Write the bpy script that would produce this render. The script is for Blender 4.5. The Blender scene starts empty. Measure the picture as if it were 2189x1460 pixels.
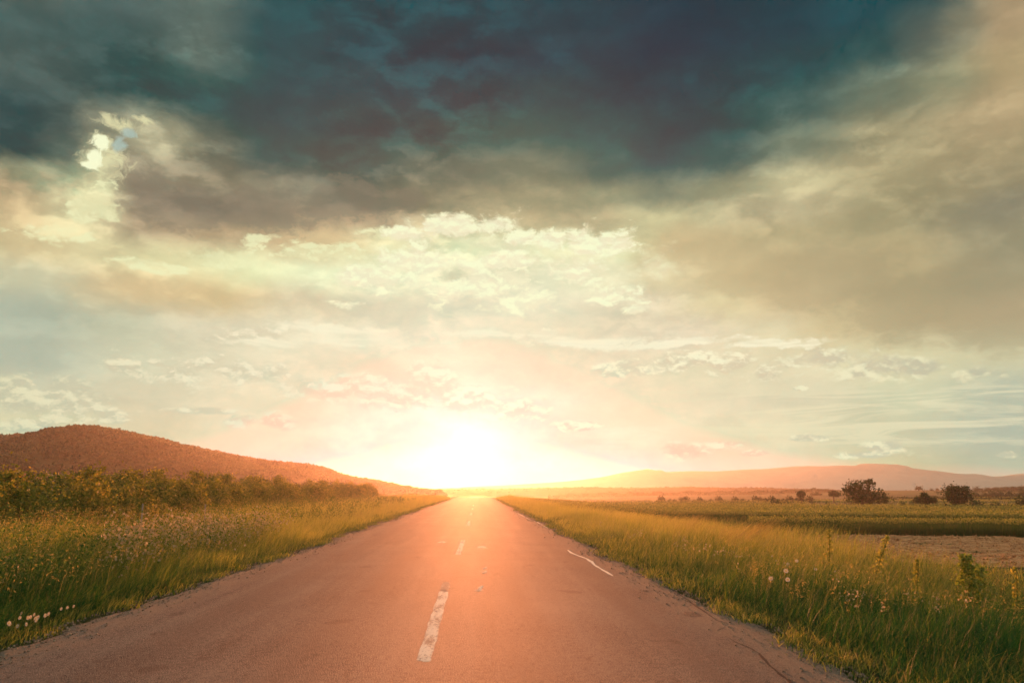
import bpy, bmesh, math, random
import numpy as np
from mathutils import Vector, Matrix, Euler

# ------------------------------------------------------------------ light and air
EXPOSURE = 0.8
SKY_STRENGTH = 0.1
OVERCAST = ((0.22, 0.23, 0.20), (0.52, 0.48, 0.38))
AUREOLE = 0.23
SKY_GAIN = 1.0
SUN_E, SUN_C = 5.0, (1.0, 0.29, 0.10)
HAZE_C, HAZE_D, HAZE_G = (0.92, 0.88, 0.82, 1.0), 0.00032, 0.77
HAZE_COMP = 1.05
ROAD_SPEC, ROAD_ROUGH = 0.24, 0.72

# ------------------------------------------------------------------ scene, camera
sc = bpy.context.scene
COL = sc.collection
R = math.radians
F_PX, CX, CY = 1703.0, 1094.5, 730.0          # focal length of a 28 mm lens on the 2189 px wide photograph
CAM_H = 1.5
PITCH = math.atan(317.0 / F_PX)
YAW = math.atan(74.5 * math.cos(PITCH) / F_PX)

cam_data = bpy.data.cameras.new('camera')
cam = bpy.data.objects.new('camera', cam_data)
COL.objects.link(cam)
cam.location = (0, 0, CAM_H)
cam.rotation_euler = (math.pi / 2 + PITCH, 0, -YAW)
cam_data.sensor_width = 36.0
cam_data.lens = 36.0 * F_PX / 2189.0
cam_data.clip_start = 0.1
cam_data.clip_end = 20000
cam_data.dof.use_dof = True
cam_data.dof.focus_distance = 40.0
cam_data.dof.aperture_fstop = 2.8
sc.camera = cam

CAM_M = Euler((math.pi / 2 + PITCH, 0, -YAW)).to_matrix()
def ray(px, py):
    return (CAM_M @ Vector(((px - CX) / F_PX, -(py - CY) / F_PX, -1.0))).normalized()
def azel(px, py):
    d = ray(px, py)
    return math.degrees(math.atan2(d.x, d.y)), math.degrees(math.asin(d.z))
def on_plane(px, py, z=0.0):
    d = ray(px, py)
    t = (z - CAM_H) / d.z
    return Vector((d.x * t, d.y * t, z))
def at_dist(px, py, y):
    d = ray(px, py)
    t = y / d.y
    return Vector((d.x * t, y, CAM_H + d.z * t))

sc.view_settings.view_transform = 'Standard'
sc.view_settings.look = 'None'
sc.view_settings.exposure = EXPOSURE
sc.view_settings.gamma = 1.0
sc.cycles.use_denoising = True
sc.cycles.use_adaptive_sampling = True
sc.cycles.adaptive_threshold = 0.02
sc.cycles.adaptive_min_samples = 16
sc.cycles.max_bounces = 8
sc.cycles.diffuse_bounces = 3
sc.cycles.glossy_bounces = 2
sc.cycles.transmission_bounces = 5
sc.cycles.transparent_max_bounces = 8
sc.cycles.volume_bounces = 0
sc.cycles.sample_clamp_indirect = 4.0

# ------------------------------------------------------------------ node helpers
def lin(c):
    out = []
    for v in c[:3]:
        v = v / 255.0
        out.append(v / 12.92 if v <= 0.04045 else ((v + 0.055) / 1.055) ** 2.4)
    return (*out, 1.0)

class NT:
    """small helper for wiring a node tree"""
    def __init__(s, tree):
        s.t = tree; s.n = tree.nodes; s.l = tree.links
    def node(s, kind, **kw):
        n = s.n.new(kind)
        for k, v in kw.items(): setattr(n, k, v)
        return n
    def put(s, sock, v):
        if isinstance(v, bpy.types.NodeSocket): s.l.new(v, sock)
        else: sock.default_value = v
    def math(s, op, a, b=None, c=None, clamp=False):
        n = s.node('ShaderNodeMath', operation=op, use_clamp=clamp)
        s.put(n.inputs[0], a)
        if b is not None: s.put(n.inputs[1], b)
        if c is not None: s.put(n.inputs[2], c)
        return n.outputs[0]
    def vmath(s, op, a, b=None, scale=None):
        n = s.node('ShaderNodeVectorMath', operation=op)
        s.put(n.inputs[0], a)
        if b is not None: s.put(n.inputs[1], b)
        if scale is not None: s.put(n.inputs['Scale'], scale)
        return n.outputs[1] if op in ('DOT_PRODUCT', 'LENGTH', 'DISTANCE') else n.outputs[0]
    def xyz(s, x, y, z=0.0):
        n = s.node('ShaderNodeCombineXYZ')
        s.put(n.inputs[0], x); s.put(n.inputs[1], y); s.put(n.inputs[2], z)
        return n.outputs[0]
    def sep(s, v):
        n = s.node('ShaderNodeSeparateXYZ'); s.put(n.inputs[0], v)
        return n.outputs
    def step(s, v, a, b, lo=0.0, hi=1.0, smooth=True):
        n = s.node('ShaderNodeMapRange', interpolation_type='SMOOTHSTEP' if smooth else 'LINEAR', clamp=True)
        s.put(n.inputs['Value'], v); s.put(n.inputs['From Min'], a); s.put(n.inputs['From Max'], b)
        s.put(n.inputs['To Min'], lo); s.put(n.inputs['To Max'], hi)
        return n.outputs['Result']
    def noise(s, v, scale, detail=4, rough=0.5, dim='2D', dist=0.0, w=None, col=False):
        n = s.node('ShaderNodeTexNoise', noise_dimensions=dim)
        if v is not None: s.put(n.inputs['Vector'], v)
        n.inputs['Scale'].default_value = scale; n.inputs['Detail'].default_value = detail
        n.inputs['Roughness'].default_value = rough; n.inputs['Distortion'].default_value = dist
        if w is not None: n.inputs['W'].default_value = w
        return n.outputs['Color'] if col else n.outputs['Fac']
    def voro(s, v, scale, detail=0, rough=0.5, dim='2D', smooth=None, feature='F1', rand=1.0):
        n = s.node('ShaderNodeTexVoronoi', voronoi_dimensions=dim, feature='SMOOTH_F1' if smooth else feature)
        if v is not None: s.put(n.inputs['Vector'], v)
        n.inputs['Scale'].default_value = scale; n.inputs['Detail'].default_value = detail
        n.inputs['Roughness'].default_value = rough; n.inputs['Randomness'].default_value = rand
        if smooth: n.inputs['Smoothness'].default_value = smooth
        return n.outputs['Distance']
    def ramp(s, v, stops, interp='LINEAR'):
        n = s.node('ShaderNodeValToRGB'); cr = n.color_ramp; cr.interpolation = interp
        while len(cr.elements) < len(stops): cr.elements.new(0.5)
        for e, (p, c) in zip(cr.elements, stops):
            e.position = p
        for e, (p, c) in zip(cr.elements, stops):
            e.color = c if len(c) == 4 else (*c, 1.0)
        s.put(n.inputs['Fac'], v)
        return n.outputs['Color']
    def mix(s, f, a, b, blend='MIX'):
        n = s.node('ShaderNodeMix', data_type='RGBA', blend_type=blend)
        n.clamp_factor = True
        s.put(n.inputs['Factor'], f); s.put(n.inputs[6], a); s.put(n.inputs[7], b)
        return n.outputs[2]

# ------------------------------------------------------------------ the sky
SUN_PX = (1003, 998)
SUN_AZ, SUN_EL = azel(*SUN_PX)
SUN_LAMP_EL = 3.6

world = bpy.data.worlds.new('World')
sc.world = world
world.use_nodes = True
W = NT(world.node_tree)
for n in list(W.n): W.n.remove(n)
geo = W.node('ShaderNodeTexCoord')
dx, dy, dz = W.sep(geo.outputs['Generated'])
AZ = W.math('MULTIPLY', W.math('ARCTAN2', dx, dy), 180 / math.pi)
EL = W.math('MULTIPLY', W.math('ARCSINE', dz), 180 / math.pi)
P = W.xyz(AZ, W.math('MULTIPLY', EL, 1.5))            # cloud space: degrees, flattened towards the horizon
# clouds are torn by turbulence: warp the coordinates before looking up the cloud banks
w1 = W.vmath('SUBTRACT', W.noise(P, 0.075, 6, 0.55, col=True), (0.5, 0.5, 0.5))
w2 = W.vmath('SUBTRACT', W.noise(P, 0.34, 7, 0.60, dist=0.4, col=True), (0.5, 0.5, 0.5))
warp = W.vmath('ADD', W.vmath('SCALE', w1, scale=1.7), W.vmath('SCALE', w2, scale=1.5))
wx, wy, _ = W.sep(warp)
calm = W.step(EL, 3.0, 13.0, 0.25, 1.0)
AZw = W.math('ADD', AZ, W.math('MULTIPLY', wx, calm))
ELw = W.math('ADD', EL, W.math('MULTIPLY', W.math('MULTIPLY', wy, 0.75), calm))

# banks of cloud: rows at one elevation each, (photo x, photo y, colour)
ROWS = [
 [(30,20,(100,106,96)),(230,20,(84,100,97)),(440,50,(95,108,100)),(600,20,(55,80,85)),(800,40,(40,75,82)),(1000,30,(30,72,80)),(1200,40,(26,68,77)),(1450,20,(2,58,70)),(1650,20,(10,62,72)),(1880,30,(38,72,80)),(2000,40,(58,78,80)),(2060,40,(98,104,94)),(2110,20,(148,138,112)),(2180,20,(164,146,116))],
 [(50,130,(78,94,91)),(250,120,(72,90,88)),(430,110,(95,107,98)),(600,130,(50,78,82)),(900,130,(46,78,83)),(1150,130,(50,78,80)),(1400,110,(18,66,73)),(1700,110,(42,74,79)),(1900,120,(58,80,80)),(1990,120,(96,102,92)),(2070,110,(136,132,108)),(2170,140,(172,150,115))],
 [(60,220,(80,92,88)),(300,220,(60,80,79)),(600,210,(56,78,79)),(850,240,(70,88,85)),(1100,230,(90,102,92)),(1280,210,(70,90,87)),(1480,220,(48,73,76)),(1700,210,(78,97,91)),(1900,220,(118,125,104)),(2050,240,(150,148,116)),(2160,260,(178,158,118))],
 [(40,330,(60,77,77)),(140,310,(75,85,80)),(190,310,(130,130,110)),(330,300,(192,184,148)),(450,300,(130,128,108)),(560,310,(82,92,86)),(750,320,(92,98,89)),(950,330,(125,120,100)),(1150,320,(132,128,104)),(1290,310,(96,106,95)),(1400,300,(70,86,85)),(1540,290,(84,99,92)),(1700,310,(124,129,107)),(1900,330,(160,150,115)),(2160,350,(178,158,120))],
 [(30,390,(66,80,78)),(130,390,(110,112,98)),(200,390,(190,184,146)),(260,390,(160,148,122)),(450,390,(158,145,118)),(650,380,(142,134,112)),(760,380,(132,124,104)),(900,390,(158,144,114)),(1100,380,(165,152,118)),(1290,370,(165,158,124)),(1420,370,(140,140,115)),(1540,360,(165,160,126)),(1700,390,(198,188,146)),(1900,400,(176,163,124)),(2150,410,(170,154,117))],
 [(20,450,(172,152,118)),(100,440,(185,172,135)),(200,450,(225,218,170)),(290,430,(145,130,108)),(450,430,(142,128,108)),(650,430,(165,146,118)),(800,430,(172,150,118)),(930,430,(208,190,148)),(1100,430,(196,178,136)),(1250,430,(190,174,134)),(1400,430,(206,196,150)),(1650,430,(200,186,146)),(1900,440,(170,158,120)),(2150,440,(162,149,115))],
 [(40,520,(208,184,140)),(150,500,(225,214,166)),(300,490,(178,158,126)),(480,500,(192,168,130)),(700,490,(222,196,148)),(850,480,(240,232,182)),(1000,480,(243,244,195)),(1150,490,(240,236,188)),(1300,500,(244,242,192)),(1380,500,(215,200,152)),(1450,520,(212,188,142)),(1650,500,(195,178,135)),(1900,520,(170,158,120)),(2160,490,(150,142,116))],
 [(60,590,(220,200,152)),(200,570,(232,218,168)),(350,560,(234,224,172)),(520,550,(238,236,184)),(700,550,(243,244,198)),(850,560,(240,238,195)),(1020,560,(230,218,182)),(1150,560,(240,234,196)),(1300,570,(238,230,190)),(1400,570,(226,210,166)),(1600,580,(212,188,142)),(1750,580,(196,175,132)),(1900,590,(186,168,126)),(2160,570,(158,149,118))],
 [(60,640,(205,200,165)),(300,620,(226,200,152)),(480,620,(226,200,150)),(650,630,(230,212,175)),(800,630,(236,222,188)),(1000,630,(240,228,195)),(1200,630,(238,226,192)),(1380,640,(230,214,180)),(1540,640,(226,208,162)),(1700,650,(213,189,145)),(1950,650,(186,168,127)),(2160,650,(164,153,121))],
 [(60,710,(182,187,164)),(250,700,(198,196,166)),(450,690,(222,210,178)),(650,700,(240,226,192)),(900,700,(246,228,195)),(1200,700,(242,222,186)),(1450,690,(230,212,180)),(1650,700,(226,210,170)),(1780,710,(215,195,150)),(2000,720,(192,172,132)),(2160,730,(188,168,132))],
 [(60,780,(184,187,164)),(300,790,(212,206,174)),(500,780,(232,218,184)),(750,780,(250,226,190)),(1000,780,(254,232,198)),(1250,780,(252,226,190)),(1480,780,(238,222,184)),(1700,780,(226,212,175)),(1900,790,(222,212,170)),(2150,800,(208,200,162))],
 [(60,850,(205,200,170)),(300,850,(222,208,174)),(600,850,(250,228,190)),(900,840,(255,240,212)),(1100,840,(255,238,208)),(1400,850,(250,226,188)),(1700,850,(222,208,174)),(1950,860,(208,205,170)),(2150,850,(188,190,165))],
 [(80,935,(222,212,170)),(350,930,(236,212,172)),(600,940,(250,228,192)),(800,930,(254,240,210)),(1000,930,(255,246,222)),(1250,930,(253,234,200)),(1600,930,(238,218,178)),(1900,930,(206,198,163)),(2150,930,(180,182,160))],
 [(80,1010,(222,200,150)),(400,1010,(246,220,182)),(800,1010,(255,248,228)),(1200,1010,(255,248,228)),(1600,1010,(244,224,188)),(1900,1010,(214,194,148)),(2150,1010,(182,178,150))],
]
AZ0, AZ1 = -40.0, 44.0
t_az = W.math('DIVIDE', W.math('SUBTRACT', AZw, AZ0), AZ1 - AZ0, clamp=True)
col = None; prev = None
for row in ROWS:
    pts = [(azel(x, y), c) for x, y, c in row]
    el = sum(p[0][1] for p in pts) / len(pts)
    hi_ = max(0.0, min(1.0, (el - 20.0) / 6.0))        # the storm bank overhead is teal
    dk_ = lambda c: max(0.0, min(1.0, (105 - sum(c) / 3) / 35)) * hi_
    stops = [((p[0][0] - AZ0) / (AZ1 - AZ0), lin((p[1][0] * (1 - 0.04 * dk_(p[1])), p[1][1] * (1 + 0.035 * dk_(p[1])), p[1][2] * (1 + 0.01 * dk_(p[1]))))) for p in pts]
    stops = [(max(0.0, min(1.0, a)), c) for a, c in stops]
    c = W.ramp(t_az, stops, 'EASE')
    if col is None: col = c
    else:
        f = W.step(ELw, prev, el)
        col = W.mix(f, col, c)
    prev = el

# soft billows inside the banks
bil = W.noise(P, 0.20, 7, 0.6, dist=0.3)
fine = W.noise(P, 0.75, 6, 0.62)
mod = W.math('ADD', W.math('MULTIPLY', W.math('SUBTRACT', bil, 0.45), 0.42), W.math('MULTIPLY', W.math('SUBTRACT', fine, 0.5), 0.16))
mod = W.math('ADD', 1.0, W.math('MULTIPLY', mod, W.step(EL, 10.0, 26.0, 0.55, 1.0)))
col = W.vmath('SCALE', col, scale=mod)

def box(ax, x0, x1, s): return W.math('MULTIPLY', W.step(ax, x0 - s, x0 + s), W.step(ax, x1 - s, x1 + s, 1.0, 0.0))
def win(x0, y1, x1, y0, sx, sy, ragged=1.0):
    a0, _ = azel(x0, (y0 + y1) / 2); a1, _ = azel(x1, (y0 + y1) / 2)
    _, e0 = azel((x0 + x1) / 2, y1); _, e1 = azel((x0 + x1) / 2, y0)
    return W.math('MULTIPLY', box(AZw, a0, a1, sx), box(ELw, min(e0, e1), max(e0, e1), sy))
def lay(col, mask, colour, strength):
    """one more layer of cloud over the banks"""
    return W.mix(W.math('MULTIPLY', mask, strength, clamp=True), col, colour if isinstance(colour, bpy.types.NodeSocket) else lin(colour))
both = lambda a, b_: W.math('MULTIPLY', a, b_)
# one turbulent field of rounded lumps shapes every cloud edge; the same field a little nearer the zenith tells lit tops from bases
def lumps(v, detail=3.0):
    t1 = W.vmath('SCALE', W.vmath('SUBTRACT', W.noise(v, 0.55, 4, 0.6, col=True), (0.5, 0.5, 0.5)), scale=1.7)
    vv = W.vmath('ADD', v, t1)
    c1 = W.voro(vv, 0.46, detail, 0.58)
    n = W.noise(vv, 0.26, 7, 0.62)
    return W.math('SUBTRACT', W.math('ADD', W.math('MULTIPLY', n, 1.15), 0.07), W.math('MULTIPLY', c1, 0.55))
PC = W.vmath('MULTIPLY', P, (1.0, 1.15, 1.0))
Lm = lumps(PC)
Lu = lumps(W.vmath('ADD', PC, (0.10, 0.55, 0.0)), 2.0)
lit = W.step(W.math('SUBTRACT', Lm, Lu), -0.20, 0.20)
PE = W.xyz(AZw, ELw)
Lf = W.noise(PE, 1.1, 7, 0.68, dist=0.6)
def heap(items, rough_, soft, base=0.0, fld=None):
    """cloud mass: ellipses (photo x, y, half width, half height) merged, edges broken up by the lumps"""
    D = None
    for x, y, rx, ry in items:
        a, e = azel(x, y); ax, _ = azel(x + rx, y); _, ey = azel(x, y - ry)
        sx, sy = 1 / max(0.2, abs(ax - a)), 1 / max(0.2, abs(ey - e))
        n = W.node('ShaderNodeVectorMath', operation='MULTIPLY_ADD')
        W.put(n.inputs[0], PE); n.inputs[1].default_value = (sx, sy, 0.0); n.inputs[2].default_value = (-a * sx, -e * sy, 0.0)
        l = W.vmath('LENGTH', n.outputs[0])
        D = l if D is None else W.math('SMOOTH_MIN', D, l, 0.25)
    d = W.math('ADD', W.math('SUBTRACT', 1.0 + base, D), W.math('MULTIPLY', W.math('SUBTRACT', Lm if fld is None else fld, 0.30 if fld is None else 0.5), rough_))
    return W.step(d, 0.0, soft)

# dark bellies of the storm bank, then the browner lower bank
dk = heap([(1400,265,190,95),(1330,170,190,70),(1500,190,160,80),(60,330,170,105),(150,380,70,50),(620,220,330,80),(350,170,170,60),(1000,110,300,90),(800,280,160,50)], 0.9, 0.7)
col = W.mix(both(dk, 0.40), col, W.vmath('MULTIPLY', col, (0.35, 0.78, 0.82)))
# billows inside the banks
PB = W.vmath('MULTIPLY', P, (0.36, 0.50, 1.0))
Lb = lumps(PB, 2.0)
Lbu = lumps(W.vmath('ADD', PB, (0.12, 0.62, 0.0)), 1.0)
litb = W.step(W.math('SUBTRACT', Lb, Lbu), -0.22, 0.24)
patchy = W.step(W.noise(P, 0.055, 3, 0.5), 0.35, 0.62, 0.35, 1.0)
wv = W.math('ADD', 1.0, both(both(W.math('ADD', W.math('MULTIPLY', W.math('SUBTRACT', Lb, 0.30), 0.55), W.math('MULTIPLY', W.math('SUBTRACT', litb, 0.42), 0.42)), patchy), both(W.step(EL, 9.0, 19.0, 0.15, 0.85), W.step(AZ, 10.0, 24.0, 1.0, 0.55))))
col = W.vmath('SCALE', col, scale=wv)
# paler shreds inside the bank
sh = heap([(430,110,120,60),(1465,172,26,34),(1180,110,60,60),(1940,150,90,22),(1850,300,60,40),(1700,260,60,30),(980,250,120,30),(700,250,90,20)], 1.9, 0.9)
col = W.mix(both(sh, 0.35), col, W.vmath('SCALE', col, scale=1.7))
bn = heap([(380,440,170,62),(560,450,200,66),(740,430,160,58),(300,400,90,50),(860,420,60,40)], 0.8, 0.40)
col = lay(col, bn, (138, 124, 104), 0.55)
# the soft warm bank that hangs down on the right
rb = heap([(1480,520,130,62),(1620,570,160,70),(1780,600,220,110),(1950,660,220,110),(2100,640,200,130),(2150,720,160,60),(1600,610,90,40)], 0.5, 0.45)
col = lay(col, rb, W.mix(W.step(AZw, 10.0, 30.0), lin((208, 186, 140)), lin((164, 150, 116))), 0.50)
# lit upper rims: along the bank on the left, round the torn hole, and on the right bank's edge
rim = heap([(190,450,70,35),(120,500,120,30),(215,400,40,26),(500,560,140,26),(680,535,160,26),(330,570,130,22),(830,500,70,28),(560,505,60,16)], 1.1, 0.40)
col = lay(col, both(rim, W.step(lit, 0.1, 0.8, 0.55, 1.0)), (240, 238, 188), 0.85)
hole = heap([(215,310,36,30),(205,340,26,26),(255,270,52,20),(300,258,30,12),(225,345,60,40),(200,440,50,44)], 2.6, 0.9, 0.1, Lf)
col = lay(col, hole, (226, 220, 172), 0.85)
col = lay(col, heap([(206,308,20,17),(196,340,16,20),(188,358,14,10)], 2.4, 0.7, 0.25, Lf), (248, 250, 208), 1.0)
col = lay(col, heap([(248,312,17,17),(268,288,20,12)], 2.0, 0.8, 0.25, Lf), (172, 190, 178), 0.85)

# colour of sunlit heaps: palest in the middle
tops = W.ramp(t_az, [(0.10, lin((228, 220, 180))), (0.35, lin((252, 240, 208))), (0.50, lin((254, 250, 212))), (0.68, lin((250, 242, 204))), (0.85, lin((232, 224, 184)))])
bases = W.ramp(t_az, [(0.10, lin((196, 192, 162))), (0.35, lin((234, 214, 180))), (0.50, lin((238, 220, 186))), (0.68, lin((226, 206, 172))), (0.85, lin((196, 190, 162)))])
heapcol = W.mix(lit, bases, tops)
# bright broken cumulus in the gap above the sun
fill = heap([(900,530,170,70),(1080,540,190,90),(1240,570,150,80),(1000,620,200,60),(780,600,120,44),(1330,620,90,40),(1400,560,90,70)], 1.1, 1.1)
col = lay(col, fill, W.mix(lit, lin((238, 222, 188)), lin((248, 246, 204))), 0.6)
cu = heap([(880,500,75,38),(960,480,90,30),(1060,485,75,26),(1150,505,75,30),(1260,510,85,32),(1320,522,45,26),(900,560,130,42),(800,600,100,34),(1000,612,140,44),(1120,645,90,34),(1220,585,80,36),(1300,632,76,26),(1350,662,44,14),(735,650,46,10),(1060,560,90,26)], 1.35, 0.62, 0.22)
col = lay(col, cu, W.mix(lit, lin((244, 233, 196)), lin((251, 251, 208))), 0.95)
# long flat bands of thin cloud
sv = W.vmath('MULTIPLY', P, (0.28, 2.2, 1.0))
st = W.noise(sv, 0.34, 5, 0.62, dist=0.6)
band = heap([(560,735,110,16),(700,705,180,20),(820,735,190,20),(1060,715,180,14),(1250,728,220,18),(1450,735,220,13),(1640,742,160,14)], 0.9, 0.5)
col = lay(col, both(band, W.step(st, 0.32, 0.60, 0.35, 1.0)), (250, 240, 206), 0.95)
col = lay(col, both(W.step(st, 0.42, 0.62), win(1250, 960, 2350, 830, 5.0, 1.2)), (240, 228, 188), 0.55)
# heaped cumulus low over the land
low = heap([(30,845,100,44),(140,855,110,48),(235,890,50,22),(50,912,80,22),(265,780,50,22),(380,802,90,28),(480,792,90,24),(570,802,66,24),(650,832,66,28),(740,832,76,26),(810,815,50,22),(860,850,100,44),(922,800,54,34),(1000,850,100,40),(1095,872,90,34),(520,902,44,16),(592,905,46,18),(440,880,66,8),(540,722,70,16)], 1.4, 0.70, 0.36)
col = lay(col, low, heapcol, 0.92)
low2 = heap([(1345,788,70,18),(1440,780,66,24),(1495,768,56,24),(1560,782,66,26),(1632,802,42,22),(1760,775,110,26),(1870,790,90,26),(1965,792,90,22),(2070,802,80,16),(1250,908,66,12),(1460,966,56,18),(1560,950,50,13),(1612,970,44,9),(1720,936,60,8),(1895,955,54,16),(1850,972,66,9),(1712,830,20,6),(2140,972,34,6)], 1.35, 0.66, 0.32)
col = lay(col, low2, heapcol, 0.92)

# the brightness of the clouds themselves: the lit air in front of them adds its own share
sd = ray(*SUN_PX)
s_az, s_el = R(SUN_AZ), R(SUN_LAMP_EL)
sv_ = (math.sin(s_az) * math.cos(s_el), math.cos(s_az) * math.cos(s_el), math.sin(s_el))
HAZE_TOP = 34.0
cosl = W.vmath('DOT_PRODUCT', geo.outputs['Generated'], sv_)
ph = W.math('DIVIDE', (1 - HAZE_G ** 2) / (4 * math.pi), W.math('POWER', W.math('SUBTRACT', 1 + HAZE_G ** 2, W.math('MULTIPLY', cosl, 2 * HAZE_G)), 1.5))
run = W.math('MINIMUM', W.math('DIVIDE', HAZE_TOP, W.math('MAXIMUM', dz, 0.008)), 1850.0)
kk = W.math('SUBTRACT', 1.0, W.math('DIVIDE', dz, sv_[2]))
acc = W.math('MULTIPLY', run, W.math('EXPONENT', W.math('MULTIPLY', W.math('MULTIPLY', kk, run), -HAZE_D / 2)))
airlight = W.math('MULTIPLY', W.math('MULTIPLY', ph, acc), HAZE_COMP * SUN_E * HAZE_D * math.exp(-HAZE_D * HAZE_TOP / sv_[2]))
clear = W.math('EXPONENT', W.math('MULTIPLY', run, -HAZE_D))
own = W.vmath('SCALE', col, scale=2.0 ** -EXPOSURE)
left = W.vmath('SUBTRACT', own, W.vmath('SCALE', tuple(SUN_C[k] * HAZE_C[k] for k in range(3)), scale=airlight))
col = W.vmath('MAXIMUM', W.vmath('DIVIDE', left, W.xyz(clear, clear, clear)), W.vmath('SCALE', own, scale=0.06))

# dusk sky model for whatever lies outside the banks of cloud (behind, overhead and beside the view)
nish = W.node('ShaderNodeTexSky', sky_type='NISHITA')
nish.sun_disc = False
nish.sun_elevation = R(SUN_LAMP_EL)
nish.sun_rotation = R(SUN_AZ)
nish.dust_density = 3.0
sky = W.vmath('SCALE', nish.outputs['Color'], scale=SKY_STRENGTH)
over = W.mix(W.step(W.noise(P, 0.03, 5, 0.55), 0.35, 0.65), (*[c * 1.0 for c in OVERCAST[0]], 1), (*OVERCAST[1], 1))
sky = W.mix(0.75, sky, over)
inside = W.math('MULTIPLY', W.step(EL, 38.0, 46.0, 1.0, 0.0), W.step(W.math('ABSOLUTE', AZ), 45.0, 70.0, 1.0, 0.0))
col = W.mix(inside, sky, col)
# the sun's aureole
ca = W.math('ARCCOSINE', W.math('MINIMUM', W.vmath('DOT_PRODUCT', geo.outputs['Generated'], tuple(sd)), 1.0))
ang = W.math('MULTIPLY', ca, 180 / math.pi)
a2 = W.math('MULTIPLY', ang, ang)
g1 = W.math('ADD', W.math('MULTIPLY', W.math('EXPONENT', W.math('MULTIPLY', a2, -1 / (2 * 2.3 ** 2))), AUREOLE), W.math('MULTIPLY', W.math('EXPONENT', W.math('MULTIPLY', a2, -1 / (2 * 6.0 ** 2))), AUREOLE * 0.45))
col = W.vmath('ADD', W.vmath('SCALE', col, scale=SKY_GAIN), W.vmath('SCALE', (1.0, 0.93, 0.78), scale=g1))
bg = W.node('ShaderNodeBackground')
W.put(bg.inputs['Color'], col)
bg.inputs['Strength'].default_value = 1.0
out = W.node('ShaderNodeOutputWorld')
W.l.new(bg.outputs[0], out.inputs['Surface'])
world.cycles.sampling_method = 'MANUAL'
world.cycles.sample_map_resolution = 512

# ------------------------------------------------------------------ sun
sun_d = bpy.data.lights.new('sun', 'SUN')
sun = bpy.data.objects.new('sun', sun_d)
COL.objects.link(sun)
sun_d.energy = SUN_E
sun_d.color = SUN_C
sun_d.angle = R(0.6)
_az, _el = R(SUN_AZ), R(SUN_LAMP_EL)
sun_vec = Vector((math.sin(_az) * math.cos(_el), math.cos(_az) * math.cos(_el), math.sin(_el)))
sun.rotation_euler = (-sun_vec).to_track_quat('-Z', 'Y').to_euler()
sun.location = (0, 0, 60)

# ------------------------------------------------------------------ objects: helpers
rng = np.random.default_rng(7)
random.seed(7)

def tag(o, label=None, cat=None, group=None, kind=None):
    if label: o['label'] = label
    if cat: o['category'] = cat
    if group: o['group'] = group
    if kind: o['kind'] = kind
    return o
def link(o, parent=None):
    COL.objects.link(o)
    if parent: o.parent = parent
    return o
def empty(name, loc, rz=0.0):
    o = bpy.data.objects.new(name, None)
    o.empty_display_size = 0.2
    o.location = loc; o.rotation_euler = (0, 0, rz)
    return link(o)
def mesh_np(name, V, Fq, mat, parent=None, attrs=None, smooth=False, mat_idx=None):
    """mesh from numpy arrays: V (n,3), Fq (m,k) faces with k corners each"""
    me = bpy.data.meshes.new(name)
    V = np.asarray(V, np.float32); Fq = np.asarray(Fq, np.int32)
    me.vertices.add(len(V)); me.vertices.foreach_set('co', V.ravel())
    k = Fq.shape[1]
    me.loops.add(Fq.size); me.loops.foreach_set('vertex_index', Fq.ravel())
    me.polygons.add(len(Fq))
    me.polygons.foreach_set('loop_start', np.arange(0, Fq.size, k, dtype=np.int32))
    if smooth: me.polygons.foreach_set('use_smooth', np.ones(len(Fq), bool))
    for m in (mat if isinstance(mat, (list, tuple)) else [mat]): me.materials.append(m)
    if mat_idx is not None: me.polygons.foreach_set('material_index', np.asarray(mat_idx, np.int32))
    for an, av in (attrs or {}).items():
        a = me.attributes.new(an, 'FLOAT', 'POINT'); a.data.foreach_set('value', np.asarray(av, np.float32))
    me.update(); me.validate()
    return link(bpy.data.objects.new(name, me), parent)
def sstep(a, b, x):
    t = np.clip((np.asarray(x, float) - a) / (b - a), 0, 1)
    return t * t * (3 - 2 * t)
def _hash(ix, iy, s):
    h = (ix.astype(np.int64) * 374761393 + iy.astype(np.int64) * 668265263 + s * 1442695041) & 0xffffffff
    h = ((h ^ (h >> 13)) * 1274126177) & 0xffffffff
    return ((h ^ (h >> 16)) & 0xffff) / 65535.0
def vnoise(x, y, s=0):
    x = np.asarray(x, float); y = np.asarray(y, float)
    ix = np.floor(x); iy = np.floor(y); fx = x - ix; fy = y - iy
    fx = fx * fx * (3 - 2 * fx); fy = fy * fy * (3 - 2 * fy)
    a = _hash(ix, iy, s); b = _hash(ix + 1, iy, s); c = _hash(ix, iy + 1, s); d = _hash(ix + 1, iy + 1, s)
    return (a * (1 - fx) + b * fx) * (1 - fy) + (c * (1 - fx) + d * fx) * fy
def fbm(x, y, s=0, o=4):
    r = 0; a = 0.5; t = 0
    for i in range(o):
        r = r + a * vnoise(x, y, s + i * 17); t += a; a *= 0.5; x = np.asarray(x) * 2.03; y = np.asarray(y) * 2.03
    return r / t

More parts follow.
